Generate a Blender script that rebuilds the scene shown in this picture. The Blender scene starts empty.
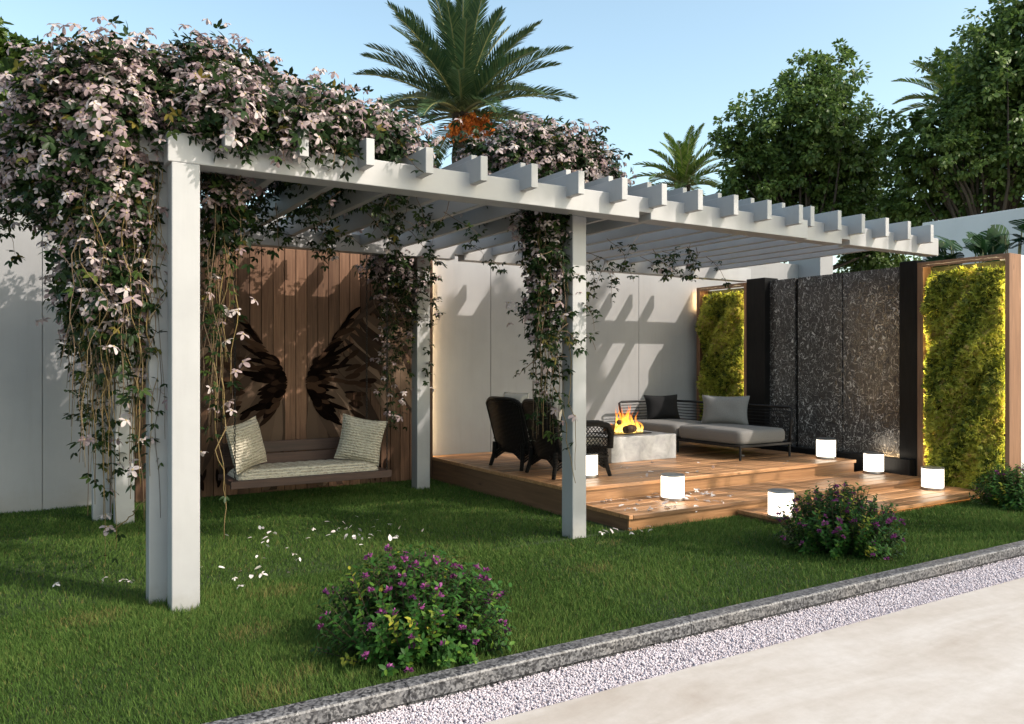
import bpy, math, random
import numpy as np
from mathutils import Vector, Matrix

random.seed(7)
RNG = np.random.default_rng(11)
sc = bpy.context.scene
COL = sc.collection

# ------------------------------------------------------------------ camera frame (X along the pergola, Y towards the back wall)
HC = 1.4
FPX = 806.27
YAW = math.radians(58.35)
FX, FY = math.cos(YAW), math.sin(YAW)
RX, RY = math.sin(YAW), -math.cos(YAW)


def at(x, y, d):
    """photo pixel + distance along the view axis -> world point (used once, for where trees stand)"""
    s = (x - 512) / FPX * d
    return (d * FX + s * RX, d * FY + s * RY, HC - (y - 362) / FPX * d)


def gnd(x, y, z=0.0):
    return at(x, y, FPX * (HC - z) / (y - 362))


# ------------------------------------------------------------------ materials
def newmat(name):
    m = bpy.data.materials.new(name)
    m.use_nodes = True
    nt = m.node_tree
    return m, nt, nt.nodes['Principled BSDF'], nt.nodes['Material Output']


def N(nt, typ, **kw):
    n = nt.nodes.new(typ)
    for k, v in kw.items():
        if k.startswith('i_'):
            n.inputs[k[2:].replace('_', ' ')].default_value = v
        else:
            setattr(n, k, v)
    return n


def L(nt, a, b):
    nt.links.new(a, b)


def ramp(nt, fac, stops):
    r = nt.nodes.new('ShaderNodeValToRGB')
    e = r.color_ramp.elements
    while len(e) < len(stops):
        e.new(0.5)
    for el, (p, c) in zip(e, stops):
        el.position = p
        el.color = (c[0], c[1], c[2], 1)
    L(nt, fac, r.inputs[0])
    return r.outputs[0]


def mapped(nt, scale=(1, 1, 1), space='Object', rndshift=0.0):
    tc = nt.nodes.new('ShaderNodeTexCoord')
    mp = nt.nodes.new('ShaderNodeMapping')
    mp.inputs['Scale'].default_value = scale
    L(nt, tc.outputs[space], mp.inputs['Vector'])
    if rndshift:
        at_ = N(nt, 'ShaderNodeAttribute', attribute_name='rnd')
        mu = N(nt, 'ShaderNodeMath', operation='MULTIPLY')
        mu.inputs[1].default_value = rndshift
        L(nt, at_.outputs['Fac'], mu.inputs[0])
        cb = nt.nodes.new('ShaderNodeCombineXYZ')
        for i in range(3):
            L(nt, mu.outputs[0], cb.inputs[i])
        L(nt, cb.outputs[0], mp.inputs['Location'])
    return mp.outputs[0]


def noise(nt, vec, scale, detail=4, rough=0.55, dist=0.0):
    n = N(nt, 'ShaderNodeTexNoise')
    n.inputs['Scale'].default_value = scale
    n.inputs['Detail'].default_value = detail
    n.inputs['Roughness'].default_value = rough
    n.inputs['Distortion'].default_value = dist
    if vec is not None:
        L(nt, vec, n.inputs['Vector'])
    return n.outputs['Fac']


def bump(nt, p, height, strength=0.3, dist=0.01):
    b = N(nt, 'ShaderNodeBump')
    b.inputs['Strength'].default_value = strength
    b.inputs['Distance'].default_value = dist
    L(nt, height, b.inputs['Height'])
    L(nt, b.outputs[0], p.inputs['Normal'])


def mixc(nt, fac, a, b, typ='MIX'):
    m = N(nt, 'ShaderNodeMix', data_type='RGBA', blend_type=typ)
    if isinstance(fac, float):
        m.inputs[0].default_value = fac
    else:
        L(nt, fac, m.inputs[0])
    for i, c in ((6, a), (7, b)):
        if isinstance(c, tuple):
            m.inputs[i].default_value = (c[0], c[1], c[2], 1)
        else:
            L(nt, c, m.inputs[i])
    return m.outputs[2]


def mat_noise(name, stops, scale, rough=0.6, bs=0.15, bscale=None, bdist=0.01, coordscale=(1, 1, 1), detail=5, metallic=0.0, dist=0.0):
    m, nt, p, o = newmat(name)
    v = mapped(nt, coordscale)
    f = noise(nt, v, scale, detail, 0.6, dist)
    L(nt, ramp(nt, f, stops), p.inputs['Base Color'])
    p.inputs['Roughness'].default_value = rough
    p.inputs['Metallic'].default_value = metallic
    if bs:
        bump(nt, p, noise(nt, v, bscale or scale * 4, 4), bs, bdist)
    return m


def mat_wood(name, axis, dark, mid, light, rough=0.5, spread=0.35, coat=0.0):
    m, nt, p, o = newmat(name)
    s = [26.0, 26.0, 26.0]
    s[axis] = 1.3
    v = mapped(nt, tuple(s), rndshift=37.0)
    f = noise(nt, v, 1.0, 6, 0.62, 1.2)
    c = ramp(nt, f, [(0.28, dark), (0.5, mid), (0.72, light)])
    at_ = N(nt, 'ShaderNodeAttribute', attribute_name='rnd')
    mr = N(nt, 'ShaderNodeMapRange')
    mr.inputs[3].default_value = 1 - spread
    mr.inputs[4].default_value = 1 + spread
    L(nt, at_.outputs['Fac'], mr.inputs[0])
    hsv = N(nt, 'ShaderNodeHueSaturation')
    L(nt, mr.outputs[0], hsv.inputs['Value'])
    L(nt, c, hsv.inputs['Color'])
    # knots
    v2 = mapped(nt, tuple(3.0 if i != axis else 1.0 for i in range(3)), rndshift=11.0)
    vo = N(nt, 'ShaderNodeTexVoronoi')
    vo.inputs['Scale'].default_value = 2.0
    L(nt, v2, vo.inputs['Vector'])
    kn = ramp(nt, vo.outputs['Distance'], [(0.0, (1, 1, 1)), (0.09, (0, 0, 0))])
    c2 = mixc(nt, kn, hsv.outputs[0], tuple(x * 0.45 for x in dark))
    L(nt, c2, p.inputs['Base Color'])
    rr = N(nt, 'ShaderNodeMapRange')
    rr.inputs[3].default_value = rough - 0.1
    rr.inputs[4].default_value = rough + 0.12
    L(nt, f, rr.inputs[0])
    L(nt, rr.outputs[0], p.inputs['Roughness'])
    bump(nt, p, f, 0.25, 0.004)
    return m


def mat_leaf(name, stops, trans=0.3, rough=0.45, attr='rnd', tcol=None):
    m, nt, p, o = newmat(name)
    a = N(nt, 'ShaderNodeAttribute', attribute_name=attr)
    c = ramp(nt, a.outputs['Fac'], stops)
    L(nt, c, p.inputs['Base Color'])
    p.inputs['Roughness'].default_value = rough
    if trans:
        t = N(nt, 'ShaderNodeBsdfTranslucent')
        if tcol:
            L(nt, mixc(nt, 1.0, c, tcol, 'MULTIPLY'), t.inputs[0])
        else:
            L(nt, c, t.inputs[0])
        mx = N(nt, 'ShaderNodeMixShader')
        mx.inputs[0].default_value = trans
        L(nt, p.outputs[0], mx.inputs[1])
        L(nt, t.outputs[0], mx.inputs[2])
        L(nt, mx.outputs[0], o.inputs['Surface'])
    return m


def matt(m, spec):
    m.node_tree.nodes['Principled BSDF'].inputs['Specular IOR Level'].default_value = spec
    return m


def mat_emit(name, col, strength):
    m, nt, p, o = newmat(name)
    nt.nodes.remove(p)
    e = N(nt, 'ShaderNodeEmission')
    e.inputs[0].default_value = (*col, 1)
    e.inputs[1].default_value = strength
    L(nt, e.outputs[0], o.inputs['Surface'])
    return m


M = {}
M['white'] = mat_noise('white_paint', [(0.3, (0.325, 0.325, 0.332)), (0.7, (0.365, 0.365, 0.372))], 3.0, 0.42, 0.06, 60, 0.002)
def weather(m, base, z0, z1, tint):
    """splash dirt that climbs unevenly from the ground on painted faces"""
    nt = m.node_tree
    p = nt.nodes['Principled BSDF']
    src = p.inputs['Base Color'].links[0].from_socket
    geo = nt.nodes.new('ShaderNodeNewGeometry')
    sx = nt.nodes.new('ShaderNodeSeparateXYZ')
    L(nt, geo.outputs['Position'], sx.inputs[0])
    n1 = noise(nt, geo.outputs['Position'], 5, 6, 0.7)
    ad = N(nt, 'ShaderNodeMath', operation='MULTIPLY_ADD')
    L(nt, n1, ad.inputs[0]); ad.inputs[1].default_value = -0.5
    L(nt, sx.outputs[2], ad.inputs[2])
    mr = N(nt, 'ShaderNodeMapRange')
    mr.inputs[1].default_value = z0; mr.inputs[2].default_value = z1
    mr.inputs[3].default_value = 0.45; mr.inputs[4].default_value = 0.0
    L(nt, ad.outputs[0], mr.inputs[0])
    c = mixc(nt, mr.outputs[0], src, tint)
    mp = N(nt, 'ShaderNodeMapping'); mp.inputs['Scale'].default_value = (9, 9, 0.7)
    L(nt, geo.outputs['Position'], mp.inputs['Vector'])
    st = ramp(nt, noise(nt, mp.outputs[0], 1.5, 6, 0.65), [(0.32, (0.96, 0.958, 0.95)), (0.5, (1, 1, 1))])
    L(nt, mixc(nt, 1.0, c, st, 'MULTIPLY'), p.inputs['Base Color'])


weather(M['white'], None, -0.30, -0.12, (0.20, 0.19, 0.15))
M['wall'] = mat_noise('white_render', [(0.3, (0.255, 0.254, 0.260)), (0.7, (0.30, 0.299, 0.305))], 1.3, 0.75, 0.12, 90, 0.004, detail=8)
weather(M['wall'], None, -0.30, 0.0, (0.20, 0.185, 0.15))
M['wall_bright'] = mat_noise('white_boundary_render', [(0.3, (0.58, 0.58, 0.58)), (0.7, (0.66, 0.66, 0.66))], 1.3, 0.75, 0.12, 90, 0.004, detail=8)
M['joint'] = mat_noise('joint_grey', [(0.3, (0.25, 0.25, 0.25)), (0.7, (0.3, 0.3, 0.3))], 4, 0.8, 0)
M['deck'] = mat_wood('deck_wood', 0, (0.18, 0.085, 0.036), (0.30, 0.152, 0.068), (0.42, 0.235, 0.117), 0.42, 0.5)
M['fascia'] = mat_wood('deck_fascia_wood', 0, (0.19, 0.088, 0.036), (0.30, 0.148, 0.062), (0.40, 0.21, 0.095), 0.45, 0.1)
M['fascia_y'] = mat_wood('deck_side_wood', 1, (0.10, 0.052, 0.028), (0.15, 0.078, 0.042), (0.2, 0.11, 0.06), 0.55, 0.1)
M['plank'] = mat_wood('panel_wood', 2, (0.082, 0.041, 0.024), (0.128, 0.068, 0.041), (0.185, 0.103, 0.062), 0.55, 0.42)
M['frame_wood'] = mat_wood('frame_wood', 2, (0.14, 0.07, 0.04), (0.21, 0.11, 0.06), (0.28, 0.15, 0.085), 0.5, 0.1)
M['bench_wood'] = mat_wood('bench_wood', 0, (0.035, 0.017, 0.013), (0.065, 0.032, 0.024), (0.105, 0.054, 0.039), 0.6, 0.35)
M['black'] = mat_noise('black_metal', [(0.3, (0.008, 0.008, 0.009)), (0.7, (0.013, 0.013, 0.014))], 6, 0.4, 0.05)
M['blackstone'] = mat_noise('black_cladding', [(0.3, (0.005, 0.005, 0.0055)), (0.7, (0.010, 0.010, 0.0105))], 5, 0.35, 0.1, 30, coordscale=(1, 6, 1))
M['chain'] = mat_noise('dark_chain', [(0.3, (0.02, 0.02, 0.02)), (0.7, (0.05, 0.045, 0.04))], 40, 0.4, 0, metallic=0.8)
M['steel'] = mat_noise('brushed_steel', [(0.3, (0.35, 0.35, 0.35)), (0.7, (0.5, 0.5, 0.5))], 30, 0.35, 0, metallic=0.9)
M['lantern'] = mat_emit('lantern_glow', (1.0, 0.86, 0.68), 3.2)
M['led'] = mat_emit('led_warm', (1.0, 0.62, 0.27), 9.0)
M['led_step'] = mat_emit('led_step', (1.0, 0.42, 0.10), 1.6)
M['led_green'] = mat_emit('led_yellow', (1.0, 0.83, 0.48), 36.0)
M['led_panel'] = mat_emit('led_panel', (1.0, 0.68, 0.34), 38.0)
M['led_wall'] = mat_emit('led_wall', (1.0, 0.66, 0.32), 22.0)
M['grey_fabric'] = mat_noise('grey_fabric', [(0.3, (0.13, 0.125, 0.12)), (0.7, (0.19, 0.183, 0.175))], 180, 0.9, 0.3, 400, 0.002)
M['pillow_grey'] = mat_noise('pillow_grey', [(0.3, (0.13, 0.13, 0.13)), (0.7, (0.21, 0.21, 0.207))], 160, 0.9, 0.3, 400, 0.002)
M['pillow_black'] = mat_noise('pillow_black', [(0.3, (0.009, 0.009, 0.01)), (0.7, (0.017, 0.017, 0.018))], 160, 0.9, 0.3, 400, 0.002)
M['beige_cushion'] = mat_noise('beige_cushion', [(0.3, (0.42, 0.38, 0.33)), (0.7, (0.52, 0.48, 0.42))], 120, 0.9, 0.2, 300, 0.002)


def mat_knit():
    m, nt, p, o = newmat('cream_knit')
    v = mapped(nt, (1, 1, 1))
    w = N(nt, 'ShaderNodeTexWave', wave_type='BANDS', bands_direction='Z')
    w.inputs['Scale'].default_value = 12
    w.inputs['Distortion'].default_value = 2.5
    w.inputs['Detail'].default_value = 1
    w.inputs['Detail Scale'].default_value = 4
    L(nt, v, w.inputs['Vector'])
    vo = N(nt, 'ShaderNodeTexVoronoi')
    vo.inputs['Scale'].default_value = 38
    L(nt, v, vo.inputs['Vector'])
    h = mixc(nt, 0.5, w.outputs['Color'], vo.outputs['Distance'])
    L(nt, ramp(nt, h, [(0.15, (0.31, 0.27, 0.20)), (0.6, (0.54, 0.49, 0.395))]), p.inputs['Base Color'])
    p.inputs['Roughness'].default_value = 0.95
    bump(nt, p, h, 0.8, 0.02)
    return m


M['knit'] = mat_knit()
M['wicker'] = None


def mat_wicker():
    m, nt, p, o = newmat('black_wicker')
    v = mapped(nt, (1, 1, 1))
    w = N(nt, 'ShaderNodeTexWave', wave_type='BANDS', bands_direction='Z')
    w.inputs['Scale'].default_value = 22
    L(nt, v, w.inputs['Vector'])
    w2 = N(nt, 'ShaderNodeTexWave', wave_type='BANDS', bands_direction='Y')
    w2.inputs['Scale'].default_value = 16
    L(nt, v, w2.inputs['Vector'])
    h = mixc(nt, 0.5, w.outputs['Color'], w2.outputs['Color'], 'MULTIPLY')
    L(nt, ramp(nt, h, [(0.1, (0.005, 0.0045, 0.004)), (0.8, (0.024, 0.02, 0.018))]), p.inputs['Base Color'])
    p.inputs['Roughness'].default_value = 0.45
    bump(nt, p, h, 0.9, 0.01)
    return m


M['wicker'] = mat_wicker()


def mat_concrete_table():
    m, nt, p, o = newmat('table_stone')
    v = mapped(nt)
    f = noise(nt, v, 4.5, 8, 0.65, 0.8)
    L(nt, ramp(nt, f, [(0.3, (0.22, 0.22, 0.228)), (0.5, (0.34, 0.337, 0.335)), (0.7, (0.48, 0.47, 0.465))]), p.inputs['Base Color'])
    p.inputs['Roughness'].default_value = 0.55
    bump(nt, p, noise(nt, v, 60, 4), 0.15, 0.004)
    return m


M['table_stone'] = mat_concrete_table()


def mat_paving():
    m, nt, p, o = newmat('beige_paving')
    v = mapped(nt, (0.7, 2.2, 1))
    f1 = noise(nt, v, 1.1, 8, 0.65, 0.6)
    v2 = mapped(nt, (1, 1, 1))
    f2 = noise(nt, v2, 14, 8, 0.7)
    c1 = ramp(nt, f1, [(0.3, (0.385, 0.335, 0.295)), (0.5, (0.465, 0.425, 0.395)), (0.7, (0.545, 0.515, 0.50))])
    c2 = ramp(nt, f2, [(0.3, (0.88, 0.87, 0.85)), (0.65, (1, 1, 1))])
    L(nt, mixc(nt, 1.0, c1, c2, 'MULTIPLY'), p.inputs['Base Color'])
    p.inputs['Roughness'].default_value = 0.6
    bump(nt, p, f2, 0.12, 0.006)
    return m


M['paving'] = mat_paving()


def mat_granite():
    m, nt, p, o = newmat('granite')
    v = mapped(nt)
    vo = N(nt, 'ShaderNodeTexVoronoi')
    vo.inputs['Scale'].default_value = 75
    L(nt, v, vo.inputs['Vector'])
    f = noise(nt, v, 45, 6, 0.75)
    vs_ = N(nt, 'ShaderNodeSeparateColor')
    v3 = N(nt, 'ShaderNodeTexVoronoi')
    v3.inputs['Scale'].default_value = 105
    L(nt, v, v3.inputs['Vector'])
    L(nt, v3.outputs['Color'], vs_.inputs[0])
    c1_ = ramp(nt, vs_.outputs[1], [(0.0, (0.012, 0.012, 0.014)), (0.24, (0.02, 0.02, 0.023)), (0.30, (0.10, 0.10, 0.106)), (0.62, (0.135, 0.135, 0.142)), (0.72, (0.19, 0.188, 0.192)), (1.0, (0.27, 0.267, 0.27))])
    c = mixc(nt, 0.30, c1_, ramp(nt, f, [(0.38, (0.02, 0.02, 0.022)), (0.5, (0.12, 0.12, 0.126)), (0.66, (0.30, 0.295, 0.30))]))
    big = ramp(nt, noise(nt, v, 2.2, 3), [(0.45, (0.9, 0.9, 0.92)), (0.64, (1.0, 0.97, 0.95))])
    sp = N(nt, 'ShaderNodeSeparateColor')
    L(nt, vo.outputs['Color'], sp.inputs[0])
    k = ramp(nt, sp.outputs[0], [(0.1, (0.2, 0.2, 0.22)), (0.3, (0.9, 0.9, 0.9))])
    L(nt, mixc(nt, 1.0, mixc(nt, 1.0, c, k, 'MULTIPLY'), big, 'MULTIPLY'), p.inputs['Base Color'])
    p.inputs['Roughness'].default_value = 0.5
    bump(nt, p, f, 0.2, 0.004)
    return m


M['granite'] = mat_granite()
M['dirt'] = mat_noise('soil', [(0.3, (0.035, 0.03, 0.014)), (0.7, (0.07, 0.06, 0.028))], 8, 0.95, 0.4, 40, 0.02)
M['ground'] = mat_noise('dry_ground', [(0.3, (0.16, 0.13, 0.09)), (0.7, (0.24, 0.2, 0.14))], 0.3, 0.95, 0.2, 8, 0.05)


def mat_lawn_sheet():
    m, nt, p, o = newmat('lawn_turf')
    v = mapped(nt)
    f = noise(nt, v, 1.7, 6, 0.7)
    f2 = noise(nt, v, 70, 4, 0.7)
    c1 = ramp(nt, f, [(0.3, (0.018, 0.034, 0.008)), (0.62, (0.028, 0.05, 0.012)), (0.75, (0.055, 0.055, 0.02))])
    L(nt, mixc(nt, 1.0, c1, ramp(nt, f2, [(0.3, (0.5, 0.5, 0.5)), (0.7, (1.2, 1.2, 1.2))]), 'MULTIPLY'), p.inputs['Base Color'])
    p.inputs['Roughness'].default_value = 0.9
    bump(nt, p, f2, 0.6, 0.03)
    return m


M['lawn'] = mat_lawn_sheet()
M['gravel_base'] = mat_noise('gravel_base', [(0.35, (0.36, 0.33, 0.36)), (0.65, (0.55, 0.51, 0.54))], 90, 0.9, 0.5, 90, 0.01)
M['gravel'] = mat_leaf('gravel_stone', [(0.0, (0.37, 0.325, 0.355)), (0.5, (0.49, 0.44, 0.475)), (1.0, (0.60, 0.555, 0.59))], 0, 0.8)
M['grass'] = mat_leaf('grass_blade', [(0.0, (0.032, 0.064, 0.013)), (0.55, (0.070, 0.134, 0.026)), (0.85, (0.14, 0.21, 0.05)), (0.93, (0.14, 0.14, 0.045)), (1.0, (0.22, 0.16, 0.065))], 0.3, 0.75)
M['vine_leaf'] = mat_leaf('vine_leaf', [(0.0, (0.010, 0.021, 0.008)), (0.6, (0.022, 0.044, 0.013)), (0.9, (0.055, 0.085, 0.02)), (1.0, (0.16, 0.13, 0.03))], 0.25, 0.38)
M['petal'] = mat_leaf('clematis_petal', [(0.0, (0.27, 0.19, 0.20)), (0.5, (0.41, 0.325, 0.33)), (1.0, (0.60, 0.53, 0.52))], 0.3, 0.6)
M['fallen'] = mat_leaf('fallen_petal', [(0.0, (0.52, 0.44, 0.43)), (1.0, (0.74, 0.69, 0.67))], 0.2, 0.7)
M['pistil'] = mat_leaf('flower_centre', [(0.0, (0.26, 0.20, 0.10)), (1.0, (0.32, 0.25, 0.12))], 0, 0.7)
M['stem'] = mat_leaf('vine_stem', [(0.0, (0.07, 0.045, 0.028)), (0.6, (0.13, 0.085, 0.045)), (0.8, (0.13, 0.09, 0.038)), (1.0, (0.20, 0.135, 0.042))], 0, 0.7)
M['bush_leaf'] = mat_leaf('bush_leaf', [(0.0, (0.014, 0.042, 0.009)), (0.6, (0.034, 0.100, 0.018)), (0.86, (0.08, 0.16, 0.022)), (0.93, (0.22, 0.24, 0.03)), (1.0, (0.34, 0.31, 0.04))], 0.25, 0.45)
M['blossom'] = mat_leaf('purple_blossom', [(0.0, (0.13, 0.02, 0.10)), (1.0, (0.32, 0.065, 0.26))], 0.2, 0.6)
M['twig'] = mat_leaf('bush_twig', [(0.0, (0.03, 0.024, 0.013)), (1.0, (0.055, 0.04, 0.02))], 0, 0.8)
M['tree_leaf'] = mat_leaf('tree_leaf', [(0.0, (0.046, 0.088, 0.022)), (0.5, (0.095, 0.16, 0.038)), (0.85, (0.16, 0.235, 0.058)), (1.0, (0.21, 0.275, 0.085))], 0.46, 0.42)
M['tree_leaf_light'] = mat_leaf('tree_leaf_light', [(0.0, (0.04, 0.08, 0.014)), (0.5, (0.075, 0.13, 0.022)), (1.0, (0.15, 0.2, 0.04))], 0.35, 0.45)
M['bark'] = mat_noise('bark', [(0.3, (0.03, 0.024, 0.018)), (0.7, (0.07, 0.056, 0.042))], 8, 0.9, 0.6, 20, 0.03, coordscale=(1, 1, 0.25))
M['frond'] = mat_leaf('palm_leaflet', [(0.0, (0.022, 0.055, 0.026)), (0.6, (0.042, 0.088, 0.038)), (1.0, (0.09, 0.13, 0.05))], 0.22, 0.35)
M['frond_light'] = mat_leaf('palm_leaflet_light', [(0.0, (0.05, 0.10, 0.015)), (0.6, (0.09, 0.15, 0.022)), (1.0, (0.16, 0.21, 0.04))], 0.25, 0.4)
M['rachis'] = mat_leaf('palm_rachis', [(0.0, (0.14, 0.16, 0.06)), (1.0, (0.2, 0.2, 0.08))], 0, 0.5)
M['date'] = mat_leaf('orange_dates', [(0.0, (0.40, 0.08, 0.012)), (1.0, (0.70, 0.22, 0.03))], 0, 0.5)
M['moss'] = mat_leaf('living_wall_leaf', [(0.0, (0.045, 0.07, 0.012)), (0.25, (0.21, 0.26, 0.036)), (0.55, (0.47, 0.49, 0.07)), (0.92, (0.60, 0.57, 0.12)), (1.0, (0.50, 0.38, 0.14))], 0.45, 0.5)
M['mosscore'] = mat_noise('living_wall_felt', [(0.3, (0.02, 0.022, 0.006)), (0.7, (0.045, 0.045, 0.012))], 30, 0.95, 0.5, 60, 0.02)
M['monstera'] = mat_leaf('monstera_leaf', [(0.0, (0.008, 0.028, 0.008)), (1.0, (0.016, 0.05, 0.012))], 0.12, 0.7)
M['wing_brown'] = mat_leaf('wing_feather_brown', [(0.0, (0.034, 0.020, 0.014)), (0.4, (0.058, 0.036, 0.025)), (0.75, (0.11, 0.071, 0.049)), (1.0, (0.23, 0.155, 0.11))], 0, 0.6)
M['wing_dark'] = mat_leaf('wing_feather_dark', [(0.0, (0.004, 0.0025, 0.002)), (0.5, (0.010, 0.006, 0.0045)), (1.0, (0.050, 0.028, 0.018))], 0, 0.55)
M['log'] = mat_noise('charred_log', [(0.3, (0.02, 0.012, 0.008)), (0.55, (0.10, 0.05, 0.028)), (0.75, (0.3, 0.17, 0.09))], 14, 0.9, 0.6, 30, 0.02)


for k_ in ('blackstone', 'wicker', 'pillow_black', 'grass', 'petal', 'monstera', 'bush_leaf', 'vine_leaf'):
    matt(M[k_], 0.15)
matt(M['plank'], 0.2)
matt(M['wing_brown'], 0.08)
matt(M['wing_dark'], 0.0)
matt(M['black'], 0.2)


def mat_flame():
    m, nt, p, o = newmat('flame')
    nt.nodes.remove(p)
    tc = nt.nodes.new('ShaderNodeTexCoord')
    sx = nt.nodes.new('ShaderNodeSeparateXYZ')
    L(nt, tc.outputs['Generated'], sx.inputs[0])
    c = ramp(nt, sx.outputs[2], [(0.0, (1.0, 0.62, 0.16)), (0.35, (1.0, 0.48, 0.06)), (0.7, (1.0, 0.25, 0.02)), (1.0, (0.75, 0.07, 0.01))])
    e = N(nt, 'ShaderNodeEmission')
    L(nt, c, e.inputs[0])
    st = N(nt, 'ShaderNodeMapRange')
    st.inputs[3].default_value = 2.9
    st.inputs[4].default_value = 1.0
    L(nt, sx.outputs[2], st.inputs[0])
    L(nt, st.outputs[0], e.inputs[1])
    t = N(nt, 'ShaderNodeBsdfTransparent')
    lw = N(nt, 'ShaderNodeLayerWeight')
    lw.inputs[0].default_value = 0.5
    k = ramp(nt, lw.outputs['Facing'], [(0.2, (0.6, 0.6, 0.6)), (0.8, (0, 0, 0))])
    ns = ramp(nt, noise(nt, tc.outputs['Object'], 22, 3), [(0.35, (0.15, 0.15, 0.15)), (0.6, (1, 1, 1))])
    zf = ramp(nt, sx.outputs[2], [(0.0, (1, 1, 1)), (0.45, (0.85, 0.85, 0.85)), (1.0, (0.2, 0.2, 0.2))])
    kk = mixc(nt, 1.0, mixc(nt, 1.0, k, ns, 'MULTIPLY'), zf, 'MULTIPLY')
    mx = N(nt, 'ShaderNodeMixShader')
    L(nt, kk, mx.inputs[0])
    L(nt, t.outputs[0], mx.inputs[1])
    L(nt, e.outputs[0], mx.inputs[2])
    L(nt, mx.outputs[0], o.inputs['Surface'])
    return m


M['flame'] = mat_flame()


def mat_waterwall():
    m, nt, p, o = newmat('wet_stone_water')
    v = mapped(nt, (1, 1.0, 0.8))
    nz = N(nt, 'ShaderNodeTexNoise')
    nz.inputs['Scale'].default_value = 9
    nz.inputs['Detail'].default_value = 3
    L(nt, v, nz.inputs['Vector'])
    add = N(nt, 'ShaderNodeMix', data_type='RGBA', blend_type='ADD')
    add.inputs[0].default_value = 0.13
    L(nt, v, add.inputs[6])
    L(nt, nz.outputs['Color'], add.inputs[7])
    vo = N(nt, 'ShaderNodeTexVoronoi', feature='DISTANCE_TO_EDGE')
    vo.inputs['Scale'].default_value = 21
    L(nt, add.outputs[2], vo.inputs['Vector'])
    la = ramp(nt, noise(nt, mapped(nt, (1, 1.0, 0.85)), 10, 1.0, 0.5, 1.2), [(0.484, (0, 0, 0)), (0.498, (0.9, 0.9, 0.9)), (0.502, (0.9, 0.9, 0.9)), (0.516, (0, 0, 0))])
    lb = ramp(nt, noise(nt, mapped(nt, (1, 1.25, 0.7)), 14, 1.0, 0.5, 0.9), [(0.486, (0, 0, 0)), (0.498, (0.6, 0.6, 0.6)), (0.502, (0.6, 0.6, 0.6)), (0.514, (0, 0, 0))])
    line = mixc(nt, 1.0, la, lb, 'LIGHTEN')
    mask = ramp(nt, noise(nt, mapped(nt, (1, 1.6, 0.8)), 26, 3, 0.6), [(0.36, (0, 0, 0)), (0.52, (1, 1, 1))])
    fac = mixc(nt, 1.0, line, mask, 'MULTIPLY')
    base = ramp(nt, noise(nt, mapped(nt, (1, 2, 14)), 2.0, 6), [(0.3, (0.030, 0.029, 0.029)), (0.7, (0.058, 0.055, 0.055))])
    L(nt, mixc(nt, fac, base, (0.60, 0.60, 0.595)), p.inputs['Base Color'])  # foam streaks and ripple sparkle painted into the base colour as white lines
    p.inputs['Roughness'].default_value = 0.14
    h = mixc(nt, 0.6, noise(nt, mapped(nt, (1, 4, 16)), 2.0, 5), vo.outputs['Distance'])
    bump(nt, p, h, 0.28, 0.015)
    return m


M['waterwall'] = mat_waterwall()


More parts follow.
